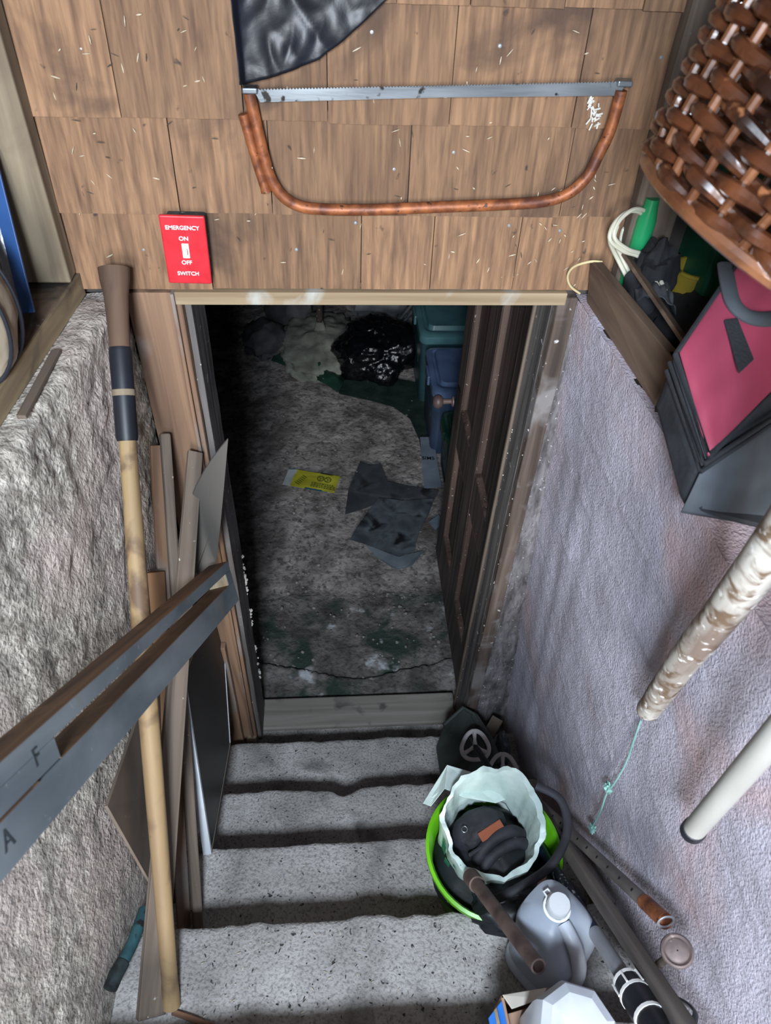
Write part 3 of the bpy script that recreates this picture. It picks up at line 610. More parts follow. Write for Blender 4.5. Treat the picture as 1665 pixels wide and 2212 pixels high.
def tote(name, label, x0, x1, y0, y1, h, mb_, ml, step=True):
    t = thing(name, label, 'storage box', T((x0 + x1) / 2, (y0 + y1) / 2, .006)); a, b = (x1 - x0) / 2, (y1 - y0) / 2; k = .90
    def rr(a, b, r, z, n=5): 
        return [(sx * (a - r) + r * cos(t0 + pi / 2 * i / n), sy * (b - r) + r * sin(t0 + pi / 2 * i / n), z) for sx, sy, t0 in ((1, 1, 0), (-1, 1, pi / 2), (-1, -1, pi), (1, -1, 1.5 * pi)) for i in range(n + 1)]
    def stack(rings):
        m = MB(); n = len(rings[0])
        for r in rings: m.v += r
        for j in range(len(rings) - 1): m.f += [(j * n + i, j * n + (i + 1) % n, (j + 1) * n + (i + 1) % n, (j + 1) * n + i) for i in range(n)]
        m.f += [tuple(range(n))[::-1], tuple((len(rings) - 1) * n + i for i in range(n))]; return m
    stack([rr(a * k, b * k, .03, 0), rr(a * .97, b * .97, .035, h * .86)]).build('tote_body', mb_, t, smooth=True)
    stack([rr(a, b, .04, h * .86), rr(a * 1.01, b * 1.01, .04, h * .90), rr(a, b, .04, h * .95), rr(a * .95, b * .95, .04, h * .97), rr(a * .88, b * .86, .035, h * .97), rr(a * .86, b * .84, .03, h * .945),
           rr(a * .80, b * .76, .03, h * .945), rr(a * .78, b * .73, .03, h * 1.0)]).build('tote_lid', ml, t, smooth=True)
    MB().box((-a - .004, 0, h * .87), (.012, .10, .05)).build('latch', ml, t.children[-1] if t.children[-1].name.startswith('tote_lid') else t, bevel=.004)
    MB().box((-a * .93 - .001, 0, h * .5), (.006, b * 1.1, h * .10)).build('grip_groove', mb_, t, bevel=.002)
    rb = MB()
    for i in (-.6, -.2, .2, .6): rb.box((i * a, -b * .945, h * .42), (.012, .008, h * .7))
    rb.build('rib', mb_, t, bevel=.002); return t
M_blue = mat('tote_blue', '#2b3a4d', '#384a62', rough=.35, bump=.08); M_blue2 = mat('lid_blue', '#46597a', '#5a6e92', rough=.3, bump=.08)
M_teal2 = mat('tote_teal', '#223b3f', '#2c4a4f', rough=.35, bump=.08); M_teal3 = mat('lid_teal', '#3f6268', '#4f787d', rough=.3, bump=.08)
M_grn = mat('tote_green', '#0f2d20', '#1b4331', rough=.35, bump=.08)
tote('storage_tote', 'blue lidded storage tote with a dark inset lid behind the open cellar door', .475, .86, 1.56, 1.93, .405, M_blue, M_blue2)
tote('storage_tote', 'teal lidded storage tote behind the blue one at the back right of the cellar', .455, .90, 1.97, 2.50, .44, M_teal2, M_teal3)
tote('storage_tote', 'low dark green storage tote in front of the blue one beside the open cellar door', .52, .88, 1.33, 1.55, .30, M_grn, M_grn)
cl = [onZ(x, y, z) for x, y, z in [(907, 945, .030), (936, 945, .036), (953, 1052, .012), (916, 1056, .010)]]
cs = tag(MB().slab([p - cl[3] for p in cl], (0, 0, .003)).build('plastic_strip', mat('frosted_strip', '#6c7885', '#8b97a3', rough=.3, bump=.1, alpha=.85), None, T(*cl[3])), 'frosted grey plastic strip with black writing on the cellar floor by the totes', 'sheet')
ctr = (cl[0] + cl[1] + cl[2] + cl[3]) / 4 - cl[3]
text('marker_writing', 'SIMS', .032, mat('marker', '#101216', bump=0), cs, T(*(ctr + V((-.005, .02, .006)))) @ Matrix.Rotation(radians(-3), 4, 'Z'))
# yellow leaflet
q4 = [onZ(x, y, .012) for x, y in [(612, 1048), (722, 1068), (737, 1040), (627, 1013)]]
o4 = q4[0]; ex = (q4[1] - q4[0]); ey = (q4[3] - q4[0])
yl = thing('yellow_leaflet', 'torn yellow printed packet with two round emblems lying on the cellar floor', 'leaflet', T(*o4))
def lf(a, b, z=.0): return ex * a + ey * b + V((0, 0, z))
def lq(nm, a0, a1, b0, b1, m, z, parent=yl): return MB().slab([lf(a0, b0, z), lf(a1, b0, z), lf(a1, b1, z), lf(a0, b1, z)], (0, 0, .0012)).build(nm, m, parent)
MB().grid(lambda u, v: lf(.13 + .87 * u, v, .004 + .006 * abs(u - .22) + .003 * noise.noise(V((u * 4, v * 3, 2)))), 16, 6).build('yellow_face', mat('packet_yellow', '#a5a02c', '#c6c242', rough=.45, bump=.1), yl, solid=.001)
MB().grid(lambda u, v: lf(-.02 + .17 * u, v * (1 - .1 * (1 - u)), .003 + .003 * v), 4, 4).build('white_end', mat('packet_white', '#9aa0a0', '#c6cbca', rough=.5, bump=.1), yl, solid=.001)
lq('blue_hem', .42, .86, -.03, .05, mat('packet_blue', '#32606e', rough=.5, bump=0), .006)
M_ink = mat('packet_ink', '#2c3010', bump=0)
pr = MB()
for cxx in (.66, .80):
    c = lf(cxx, .62, .0135); n = 22
    ring = [c + V((.0155 * cos(2 * pi * i / n), .0155 * sin(2 * pi * i / n), 0)) for i in range(n + 1)]; pr.tube(ring, .0014, 6, caps=False)
    for k in range(3): pr.tube([c, c + V((.013 * cos(2.1 * k), .013 * sin(2.1 * k), 0))], .001, 5)
pr.tube([lf(.62, .93, .0135), lf(.86, .93, .0135)], .0016, 5)
for b in (.12, .22, .32):
    a = .52
    while a < .95: L_ = random.uniform(.02, .06); pr.tube([lf(a, b, .0135), lf(a + L_, b, .0135)], .0016, 5); a += L_ + .015
for k in range(6): pr.tube([lf(.2 + .02 * k, .2 + .09 * k, .011), lf(.3 + .018 * k, .1 + .09 * k, .011)], .0012, 5)
pr.build('print', M_ink, yl)['kind'] = 'stuff'
def flat(name, label, pts, z, m, th=.003):
    P = [onZ(x, y, z + .004 * (i % 2)) for i, (x, y) in enumerate(pts)]; c = sum(P, V((0, 0, 0))) / len(P)
    return tag(MB().slab([p - c for p in P], (0, 0, th)).build(name, m, None, T(*c)), label, 'sheet')
M_lino = mat('lino_grey', '#41464b', '#6f777d', sc=9, rough=.55, bump=.5, spots2='#1b1c1f', sp2sc=10, sp2amt=.56)
M_lino2 = mat('lino_dark', '#34373a', '#54585c', sc=8, rough=.65, bump=.5, spots2='#201f20', sp2sc=8, sp2amt=.6)
flat('floor_scrap', 'torn dark grey floor covering scrap furthest back of the scraps near the leaflet', [(778, 998), (800, 1006), (822, 1002), (836, 1040), (880, 1050), (948, 1060), (938, 1080), (880, 1078), (830, 1080), (790, 1098), (745, 1112), (752, 1060)], .010, M_lino2)
flat('floor_scrap', 'smeared grey floor covering scrap nearest the open cellar door', [(818, 1076), (870, 1082), (938, 1078), (925, 1112), (905, 1150), (895, 1190), (862, 1204), (830, 1192), (795, 1178), (756, 1166), (770, 1140)], .017, M_lino)
flat('floor_scrap', 'small pale grey scrap poking out below the smeared floor covering', [(790, 1178), (862, 1202), (915, 1190), (890, 1222), (866, 1232), (845, 1226), (815, 1205)], .011, mat('lino_pale', '#5d656c', '#7f888f', rough=.6, bump=.3))
flat('clear_scrap', 'clear bluish plastic offcut half under the open cellar door', [(926, 1128), (948, 1112), (956, 1130), (940, 1146)], .018, MATS['frosted_strip'])
pbm = MB()
for i in range(420):
    x, y = random.uniform(-.5, .45), abs(random.gauss(.75, .55)) + .2
    if y > 2.3: continue
    r = random.uniform(.002, .008); pbm.blob((x, y, .012 + (.04 if y < .62 else 0)), (r, r, r * .6), .5, 2, i, (6, 4))
tag(pbm.build('floor_crumbs', mat('crumbs', '#6b6661', '#a19c96', bump=0)), 'loose crumbs of concrete strewn over the cellar floor', 'debris', kind='stuff')

# ------------------------------------------------------------------ right ledge: tray, bag, basket
M_tray = wood('tray_wood', '#4b392d', '#74604f', 1, 26, rnd=.04)
tr = thing('wooden_tray', 'shallow dusty wooden tray full of odds and ends on the right wall ledge', 'tray', T(.46, 0, 1.745))
def tb(nm, pts, off, m=M_tray): return MB().slab([V(p) - V((.46, 0, 1.745)) for p in pts], off).build(nm, m, tr, bevel=.0015)
tb('front_board', [(.463, -.012, 1.738), (.487, -.318, 1.738), (.487, -.322, 1.824), (.447, -.024, 1.824)], (.017, 0, 0))
tb('end_board', [(.487, -.318, 1.738), (.86, -.318, 1.738), (.86, -.318, 1.824), (.487, -.318, 1.824)], (0, .016, 0), M_pale)
tb('back_board', [(.85, -.01, 1.738), (.85, -.318, 1.738), (.85, -.318, 1.824), (.85, -.01, 1.824)], (.017, 0, 0))
tb('tray_bottom', [(.47, -.01, 1.738), (.87, -.01, 1.738), (.87, -.318, 1.738), (.49, -.318, 1.738)], (0, 0, .01), MATS['dirty_sill'])
struct(MB().slab([(.462, -.01, 1.712), (.484, -.33, 1.712), (.484, -.33, 1.736), (.462, -.01, 1.736)], (.02, 0, 0)).build('trim_gap_shade', MATS['dirty_sill']))  # added dark strip standing in for the shaded gap under the tray
pl_ = [onZ(1352, 552, 1.85), onZ(1478, 735, 1.835)]
lean('slat', 'thin brown slat lying lengthwise in the wooden tray', 'slat', pl_[1] + V((.01, -.03, -.01)), pl_[0], .024, .006, (.5, -.1, .8), M_tray, seed=4)
cb_ = MB()
cpts = [[(1432, 630, 1.83), (1395, 560, 1.85), (1350, 540, 1.87), (1322, 515, 1.89), (1332, 480, 1.91), (1362, 455, 1.92), (1388, 458, 1.91), (1392, 478, 1.89), (1380, 510, 1.86), (1384, 540, 1.82)],
        [(1370, 620, 1.81), (1342, 565, 1.84), (1322, 520, 1.88), (1328, 490, 1.90)],
        [(1345, 575, 1.82), (1345, 520, 1.85), (1352, 492, 1.87), (1362, 500, 1.86), (1366, 570, 1.81)]]
for c_ in cpts:
    pa = catmull([onZ(*k) for k in c_], 7)
    for o_ in (-.0032, .0032): cb_.tube([p + V((o_, 0, o_ * .5)) for p in pa], .0034, 8)
tag(cb_.build('white_cable', mat('cream_cable', '#b6b4a0', '#d4d2bf', rough=.45, bump=.05), smooth=True), 'coiled cream twin cable sticking up out of the wooden tray', 'cable')
def gfilm(u, v):
    p = onZ(1345 + 85 * u + 30 * v, 520 + 30 * u + 130 * v, 1.84 - .03 * v); return p + V((0, 0, .02 * noise.noise(V((u * 5, v * 5, 3))) + .02 * sin(pi * u)))
tag(MB().grid(gfilm, 26, 26).build('plastic_film', mat('smoky_film', '#3a3c3f', '#5a5c60', rough=.25, bump=.5, bsc=30, alpha=.75), smooth=True, solid=.0008), 'crumpled smoky plastic film under the cream cable in the tray', 'plastic film')
tag(crumple(MB(), (0, 0, 0), (.11, .13, .045), 9.1, .3, (40, 22)).build('black_cloth', mat('black_cloth', '#0d0d10', '#1c1c20', rough=.8, bump=.5), None, T(.63, -.16, 1.775), smooth=True), 'bundle of black cloth filling the bottom of the wooden tray', 'cloth')
yt = thing('yellow_tub', 'yellow plastic tub with dark markings standing in the tray beside the green box', 'tub', T(.618, -.062, 1.752) @ Matrix.Scale(.9, 4))
MB().lathe([(.001, 0), (.036, 0), (.040, .08), (.043, .082), (.043, .088), (.038, .088), (.036, .02), (.001, .02)], 28).build('tub_body', mat('tub_yellow', '#75651f', '#9a8534', rough=.4, bump=.05, spots='#33301c', spsc=36, spamt=.68), yt, smooth=True)
gb = thing('green_box', 'dark green box with a white outlined letter wedged between tray and pink bag', 'box', T(.69, -.055, 1.752) @ Matrix.Rotation(radians(-4), 4, 'Z'))
MB().box((0, 0, .115), (.16, .15, .23)).build('box_body', mat('deep_green', '#0f4a34', '#175d43', rough=.5, bump=.05), gb, bevel=.006)
MB().box((0, 0, .232), (.164, .154, .008)).build('box_rim', MATS['deep_green'], gb, bevel=.002)
text('white_letter', 'P', .07, MATS['packet_white'], gb, Matrix(((1, 0, 0, .03), (0, 0, -1, -.0755), (0, 1, 0, .10), (0, 0, 0, 1))), .0005, False)
gp_ = onY(1410, 428, -.03); gh = gp_.z - 1.752
tag(MB().lathe([(.001, 0), (.016, 0), (.016, gh * .8), (.012, gh * .93), (.011, gh), (.001, gh)], 20).build('green_bottle', mat('bright_green', '#1e8a55', '#2ba568', rough=.3, bump=0), None, T(gp_.x, gp_.y, 1.752), smooth=True), 'bright green bottle just showing between tray and wicker basket', 'bottle')

tag(crumple(MB(), (0, 0, 0), (.040, .036, .075), 5.5, .3, (36, 24)).build('black_cloth', MATS['black_cloth'], None, T(.532, -.088, 1.815), smooth=True), 'upright wad of black cloth behind the cream cable in the tray', 'cloth')
# pink and black cooler bag
pG = onX(1466, 1116, .425); zG = pG.z
pK = onX(1530, 985, .425); pA = onX(1460, 765, .415); pI = onX(1402, 872, .415)
zi = (pI.z + zG) / 2
pF = V((.72, pG.y - .06, zG - .05)); pD = onX(1745, 770, .62); pD = pK + (pD - pK) * ((.72 - pK.x) / (pD.x - pK.x))
pB = onX(1572, 600, .50); pB = pA + (pB - pA) * ((.70 - pA.x) / (pB.x - pA.x)); pH = V((.70, pI.y, pI.z))
bag = thing('cooler_bag', 'pink and black soft lunch cooler bag on the right wall ledge under the wicker basket', 'bag', T(*((pG + pK + pA + pI) / 4)))
bi = bag.matrix_world.inverted()
M_pink = mat('pink_nylon', '#8a3146', '#a04359', sc=5, rough=.6, bump=.25, spots='#d98fa0', spsc=70, spamt=.74)
M_nyl = mat('black_nylon', '#16181c', '#2b2e33', sc=12, rough=.7, bump=.4, bsc=60, spots='#55585c', spsc=90, spamt=.73)
M_gnyl = mat('dusty_nylon', '#34383c', '#4f5459', sc=9, rough=.75, bump=.3)
def patch(a, b, c, d, bulge, n=14, amp=.004, sd=0):     # a b along u, then d c at v=1
    nn = (b - a).cross(d - a).normalized()
    def fn(u, v):
        p = a.lerp(b, u).lerp(d.lerp(c, u), v); k = (4 * u * (1 - u)) ** .6 * (4 * v * (1 - v)) ** .6
        return bi @ (p + nn * (bulge * k + amp * k * noise.noise(V((u * 4 + sd, v * 4, sd)))))
    return MB().grid(fn, n, n)
def mixp(a, b, t): return a.lerp(b, t)
tK, tA, tD, tB = .84, .80, .62, .7
K2, A2, D2, B2 = mixp(pG, pK, .80), mixp(pI, pA, .72), mixp(pF, pD, .80), mixp(pH, pB, .8)
body = MB(); body.hexa([bi @ p for p in (pG, pF, pH, pI, K2, D2, B2, A2)])
ob = body.build('bag_body', M_nyl, bag, smooth=True); sdm = ob.modifiers.new('bevel', 'BEVEL'); sdm.width = .034; sdm.segments = 5
patch(pG.lerp(K2, .1), pF.lerp(D2, .1), D2, K2, .008 if (pF - pG).cross(K2 - pG).y < 0 else -.008).build('front_pocket', M_gnyl, bag, smooth=True, solid=.002)
up_ = (pD - pK).cross(pA - pK).normalized(); up_ = up_ if up_.z > 0 else -up_
ban = MB(); ban.hexa([bi @ p for p in (K2, D2, B2, A2, pK - up_ * .004, pD - up_ * .030, pB - up_ * .045, pA - up_ * .006)]); o = ban.build('lid_side', M_nyl, bag, smooth=True); sdm = o.modifiers.new('bevel', 'BEVEL'); sdm.width = .008; sdm.segments = 3
sgn = 1 if (pD - pK).cross(pA - pK).z > 0 else -1
lid_ = patch(pK, pD, pB, pA, .013 * sgn, 24, .010).build('pink_lid', M_pink, bag, smooth=True, solid=.003)
pp_ = MB(); pp_.tube([bi @ p for p in (pA, pK, pD)], .0042, 8); pp_.tube([bi @ p for p in (pA, pB)], .0035, 8); pp_.build('piping', M_nyl, lid_, smooth=True)
zt_ = MB()
for t_ in (0, .012): zt_.tube([bi @ (p + V((-.003, -.004, t_))) for p in (A2, K2, D2)], .0032, 8)
zt_.build('zipper', mat('zip_black', '#1b1c1f', '#37393d', rough=.5, bump=.2, bsc=200), bag, smooth=True)
nrm = (pD - pK).cross(pA - pK).normalized() * sgn
def onlid(a, b, h=0): return bi @ (pK.lerp(pD, a).lerp(pA.lerp(pB, a), b) + nrm * (h + .013 * (4 * a * (1 - a)) ** .6 * (4 * b * (1 - b)) ** .6))
def lidq(nm, cs, m, th=.004): return MB().slab([onlid(a, b, .003) for a, b in cs], nrm * th).build(nm, m, bag, bevel=.001)
def lidpx(px, py, h):
    r_ = ray(px, py); q = pK + nrm * (.022 + h); return CAM + r_ * ((q - CAM).dot(nrm) / r_.dot(nrm))
hs_ = catmull([bi @ lidpx(x, y, h) for x, y, h in ((1566, 572, .006), (1572, 612, .012), (1584, 655, .016), (1612, 682, .018), (1650, 690, .018), (1700, 684, .01))], 8)
MB().tube(hs_, .010, 10, flat=.45).build('carry_strap', M_gnyl, bag, smooth=True)
MB().slab([bi @ lidpx(x, y, .006) for x, y in ((1562, 694), (1588, 690), (1624, 780), (1594, 808))], (bi.to_3x3() @ nrm) * .004).build('hook_patch', mat('velcro', '#1a1a1d', '#2d2d31', rough=1, bump=.6, bsc=200), lid_, bevel=.001)

# wicker basket
bc = onD(1634, 505, .73); bax = (R * .47 + U * .62 + B * .63).normalized()
bk = thing('wicker_basket', 'glossy brown wicker basket tilted over the top right corner above the pink bag', 'basket', fr(bc, bax, R))
M_wick = mat('wicker', '#1f100a', '#5a321c', sc=22, rough=.28, bump=.2, coat=.4, stretch=(1, 1, .3), spots='#8a5a3a', spsc=30, spamt=.68)
M_wick2 = mat('wicker_light', '#472817', '#7a4f33', sc=20, rough=.3, bump=.15, coat=.4)
NS = 26; ROWS = 19; BL = .25
def br_(t): return .130 + .040 * t ** .7
for k in range(NS):
    a = 2 * pi * k / NS
    MB().tube([(br_(t) * cos(a), br_(t) * sin(a), BL * t) for t in [i / 6 for i in range(7)]], .0045, 8).build('stake', M_wick2, bk, smooth=True)
for r_ in range(ROWS):
    t = (r_ + .5) / ROWS; n = NS * 6; pts = []; rad = []
    for i in range(n + 1):
        a = 2 * pi * i / n; ph = a * NS / 2 + r_ * pi; rr_ = br_(t) + .0062 * cos(ph); pts.append((rr_ * cos(a), rr_ * sin(a), BL * t + .0025 * sin(ph * .5 + r_ * 1.7) + .002 * noise.noise(V((a * 3, r_, 1))))); rad.append(.0060 + .0010 * cos(ph) + .0008 * noise.noise(V((a * 5, r_ * 2.3, 4))))
    MB().tube(pts, rad, 8, caps=False).build('weave_row', M_wick, bk, smooth=True)
for q, rr_, mm in ((-.01, .0075, M_wick2), (1, .009, M_wick)):
    n = 60; MB().tube([((br_(max(q, 0)) + .002) * cos(2 * pi * i / n), (br_(max(q, 0)) + .002) * sin(2 * pi * i / n), BL * q) for i in range(n + 1)], rr_, 8, caps=False).build('rim_band', mm, bk, smooth=True)
bb = MB()
for k in range(15): y_ = -.126 + .018 * k; L_ = math.sqrt(max(.0, .129 ** 2 - y_ ** 2)); bb.tube([(-L_, y_, .004), (L_, y_, .004)], .0085, 8)
bb.build('basket_base', M_wick, bk, smooth=True)

# hanging sticks
p = onX(1400, 1532, .470); pq = onX(1665, 1183, .395); bst = thing('birch_stick', 'peeling birch stick hanging down in front of the right wall', 'stick', fr(p, pq - p, (1, 0, 0)))
MB().tube(catmull([(0, 0, -.004), (0, 0, 0), (.001, 0, .02), (0, .002, .2), (.002, 0, .42), (0, 0, .6), (0, 0, .80)], 8), [.007, .012, .0150, .0156] + [.0160 + .0045 * min(1, i / 30) + .0006 * noise.noise(V((i * .37, 3, 1))) for i in range(45)], 18).build('stick_body', mat('birch_bark', '#75655a', '#b9b4aa', sc=16, rough=.6, stretch=(1, 1, .25), spots2='#66523f', sp2sc=40, sp2amt=.55, spots='#d3d0c8', spsc=60, spamt=.60, bump=.5, lo=.34, hi=.56), bst, smooth=True)
p = onX(1492, 1800, .452); pq = onX(1665, 1598, .410); cn = thing('white_cane', 'white stick with a black rubber tip hanging before the right wall', 'stick', fr(p, pq - p, (1, 0, 0)))
MB().tube([(0, 0, .016), (0, 0, .72)], .0136, 20).build('cane_shaft', mat('cane_white', '#96938b', '#b9b7b0', sc=12, rough=.45, bump=.15, stretch=(1, 1, .2)), cn, smooth=True)
MB().tube([(0, 0, -.004), (0, 0, -.001), (0, 0, .006), (0, 0, .022), (0, 0, .0225)], [.007, .012, .0150, .0150, .014], 20).build('rubber_tip', M_tape, cn, smooth=True)
gs_ = [onX(x, y, XRW(-.4, .9) - .012) for x, y in [(1384, 1556), (1372, 1590), (1352, 1648), (1328, 1690), (1310, 1715), (1298, 1750), (1280, 1785)]]
strg = MB(); strg.tube(catmull(gs_, 6), .0016, 6)
for x, y, r_ in ((1313, 1702, .010), (1279, 1790, .009)):
    c = onX(x, y, XRW(-.4, .9) - .014); strg.blob(c, (r_ * .6, r_, r_ * 1.2), .7, 4, x, (16, 10))
tag(strg.build('green_string', mat('green_string', '#5f8d86', '#8fb9b1', rough=.6, bump=.3), smooth=True), 'pale green string with knots hanging against the right wall', 'string')

# ------------------------------------------------------------------ right side of the stair: bucket, poles, jugs
bkc = V((.312, -.640, .684)); bu = thing('lime_bucket', 'lime green bucket standing on the steps, lined with a white plastic bag', 'bucket', T(*bkc))
MB().lathe([(.001, 0), (.098, 0), (.101, .004), (.128, .185), (.136, .187), (.137, .200), (.131, .203), (.126, .196), (.100, .012), (.001, .010)], 48).build('bucket_body', mat('lime', '#58a315', '#72c21f', rough=.35, bump=.03), bu, smooth=True)
M_liner = mat('dark_liner', '#101312', '#20242a', rough=.5, bump=.5)
crumple(MB(), (0, 0, .12), (.122, .122, .078), 3.3, .10, (40, 20)).build('dark_lining', M_liner, bu, smooth=True)
M_film = mat('white_bag', '#a9bdb6', '#cfdcd6', sc=9, rough=.4, bump=.5, bsc=28, bdist=.006)
lx, ly = .0, .052
wbg = thing('plastic_bag', 'white plastic shopping bag opened wide inside the lime bucket', 'plastic bag', T(bkc.x - .004, bkc.y + .030, bkc.z + .085))
def gcol(u, v):
    a = 2 * pi * u; f = 1 + .10 * noise.noise(V((cos(a) * 2.2, sin(a) * 2.2, v * 2))) + .05 * noise.noise(V((cos(a) * 7, sin(a) * 7, v * 4)))
    hx = .03 * sin(a + .5) + .022 * noise.noise(V((cos(a) * 3, sin(a) * 3, 7)))
    if v < .5: r = .088 + .012 * (v / .5) ** .7; z = .0 + (.165 + hx) * v / .5
    elif v < .62: r = .100 - .009 * (v - .5) / .12; z = .165 + hx + .006
    else: r = .091 - .014 * (v - .62) / .38; z = .171 + hx - .11 * (v - .62) / .38
    return (r * f * cos(a), r * f * sin(a), z)
bwl = MB().grid(gcol, 80, 34, wrap=True).build('bag_wall', M_film, wbg, smooth=True, solid=.0008, angle=60)
fp = [onZ(x, y, z) for x, y, z in [(1150, 1706, .885), (1092, 1690, .895), (965, 1652, .90), (912, 1735, .88), (930, 1742, .885), (960, 1704, .905), (1000, 1722, .90), (1070, 1735, .89)]]
wi = wbg.matrix_world.inverted()
MB().slab([wi @ p for p in fp], (0, -.002, .004)).build('bag_flap', M_film, wbg, bevel=.001)
M_gp = mat('bag_print', '#1f6a4c', bump=0)
for a0, z0 in ((3.3, .10), (3.5, .06), (3.75, .11), (4.3, .05)):
    MB().slab([V((.099 * cos(a), .099 * sin(a), z)) for a, z in ((a0, z0), (a0 + .16, z0), (a0 + .16, z0 + .035), (a0, z0 + .035))], (.001 * cos(a0), .001 * sin(a0), 0)).build('green_print', M_gp, bwl)
M_blk = mat('worn_black', '#17171a', '#33333a', sc=9, rough=.7, bump=.4, bsc=50, spots='#6b6a6c', spsc=80, spamt=.73)
pc = V((wbg.location.x, wbg.location.y, wbg.location.z + .100))
pk2 = thing('padded_pouch', 'black padded carrying pouch with a rust brown patch stuffed in the white plastic bag', 'pouch', fr(pc, (0, -.25, 1), (.85, .45, 0)) @ Matrix.Scale(.86, 4))
MB().blob((-.012, .022, -.01), (.072, .050, .06), .12, 2, 8, (34, 20)).build('pouch_body', M_blk, pk2, smooth=True)
MB().blob((.0, -.040, -.03), (.072, .04, .055), .16, 2.2, 6, (30, 18)).build('pouch_base', mat('black_rubber', '#0f0f12', '#222228', rough=.5, bump=.3), pk2, smooth=True)
MB().box((-.008, .006, .050), (.066, .022, .006), Matrix.Rotation(radians(10), 4, 'Y')).build('brown_patch', mat('rust_patch', '#7a3f28', '#a05a3c', rough=.8, bump=.4), pk2, bevel=.002)
MB().box((-.02, -.012, .046), (.11, .010, .014)).build('flap_edge', M_blk, pk2, bevel=.004)
for off_, h in ((-.024, .046), (-.050, .030)):
    MB().tube(catmull([(-.072, off_ - .02, 0), (-.045, off_ + .004, h * .8), (0, off_ + .012, h), (.045, off_ + .006, h * .8), (.070, off_ - .012, .0)], 7), .014, 12).build('padded_strap', M_blk, pk2, smooth=True)
MB().tube([(.0065 * cos(a), .0065 * sin(a), 0) for a in [k * pi / 8 for k in range(17)]], .0015, 6, caps=False, m=T(-.05, .040, .044)).build('eyelet', M_steel, pk2, smooth=True)
bcl = thing('black_sack', 'crumpled black sack with a tan tag slumped over the near rim of the lime bucket', 'bag', T(*onZ(1140, 1915, .905)))
crumple(MB(), (.005, -.022, -.045), (.122, .062, .056), 6.6, .22, (50, 28)).build('sack_body', M_liner, bcl, smooth=True)
MB().tube(catmull([(-.085, -.03, .02), (-.03, -.015, .04), (.04, .02, .05), (.085, .08, .05), (.085, .14, .055), (.04, .17, .06)], 8), .0085, 12, flat=.6).build('sack_strap', M_blk, bcl, smooth=True)
MB().box((.018, -.004, .042), (.012, .042, .003), Matrix.Rotation(-.5, 4, 'Z')).build('tan_tag', mat('tan_tag', '#8a6b56', '#a88870', bump=.1), bcl, bevel=.001)

# dark scoop and scraps at the foot of the right wall
sc_ = [onZ(x, y, z) for x, y, z in [(941, 1615, .365), (958, 1568, .35), (1000, 1530, .36), (1024, 1545, .38), (1046, 1592, .40), (1068, 1655, .42), (1000, 1690, .42), (952, 1690, .40)]]
cc = sum(sc_, V((0, 0, 0))) / len(sc_); so = thing('plastic_scoop', 'dark green-black plastic scoop lying on the lower step by the right wall', 'scoop', T(*cc))
M_scoop = mat('scoop', '#3a403e', '#565d5a', sc=8, rough=.5, bump=.2, spots='#a5a9a6', spsc=90, spamt=.74)
MB().slab([p - cc for p in sc_], (.004, .004, -.012)).build('scoop_plate', M_scoop, so, bevel=.004)
MB().tube([p - cc + V((0, 0, .004)) for p in sc_[1:6]], .006, 10).build('scoop_lip', M_scoop, so, smooth=True)
MB().tube([sc_[3] - cc, sc_[4] - cc + V((.01, -.01, .012)), sc_[5] - cc + V((.012, 0, .012))], .011, 10, flat=.5).build('scoop_ridge', M_scoop, so, smooth=True)
lean('wood_scrap', 'short dark split wood scrap behind the plastic scoop', 'wood', onZ(1042, 1612, .33), onZ(1075, 1552, .36), .035, .012, (0, 0, 1), M_grey, seed=21)
tag(crumple(MB(), (0, 0, 0), (.018, .05, .05), 2.2, .3, (20, 14)).build('clear_wrapper', mat('clear_wrap', '#5f6674', '#848c9b', rough=.2, bump=.4, alpha=.8), None, T(*(onZ(1086, 1615, .37))), smooth=True), 'crumpled clear plastic wrapper in the corner beside the right wall', 'wrapper')

def ring(mb, r, tr_, z=0, tri=0, n=36, m=None):
    mb.tube([((r + tri * cos(3 * 2 * pi * i / n)) * cos(2 * pi * i / n), (r + tri * cos(3 * 2 * pi * i / n)) * sin(2 * pi * i / n), z) for i in range(n + 1)], tr_, 8, caps=False, flat=.5, m=m)
M_bsk = mat('basket_grey', '#cdc8c8', '#e2dede', rough=.5, bump=.05)
def pole(name, label, a, b, segs, r):
    t = thing(name, label, 'ski pole', fr(a, b - a, (1, 0, 0))); L_ = (b - a).length
    for nm, z0, z1, m, rr_ in segs: MB().tube([(0, 0, L_ * z0), (0, 0, L_ * z1)], rr_ if rr_ else r, 14).build(nm, m, t, smooth=True)
    return t, L_
def snow_basket(t, pos, facing):
    m = t.matrix_world.inverted() @ fr(pos, facing, (.2, 1, 0)); g_ = MB(); ring(g_, .0385, .0060, 0, .003, m=m)
    for k in range(3):
        a = 2 * pi * k / 3; g_.tube([(.004 * cos(a), .004 * sin(a), 0), (.018 * cos(a), .018 * sin(a), 0), (.039 * cos(a), .039 * sin(a), 0)], [.007, .0045, .007], 8, m=m)
    g_.build('snow_basket', M_bsk, t, smooth=True)
M_navy = mat('navy_pole', '#131d33', '#22304f', rough=.35, bump=.05); M_navy2 = mat('navy_print', '#141c2e', '#232c40', rough=.4, bump=.05, spots='#c3c8cf', spsc=120, spamt=.60)
a1, b1 = onZ(1026, 1612, .47), onX(1352, 2118, .435)
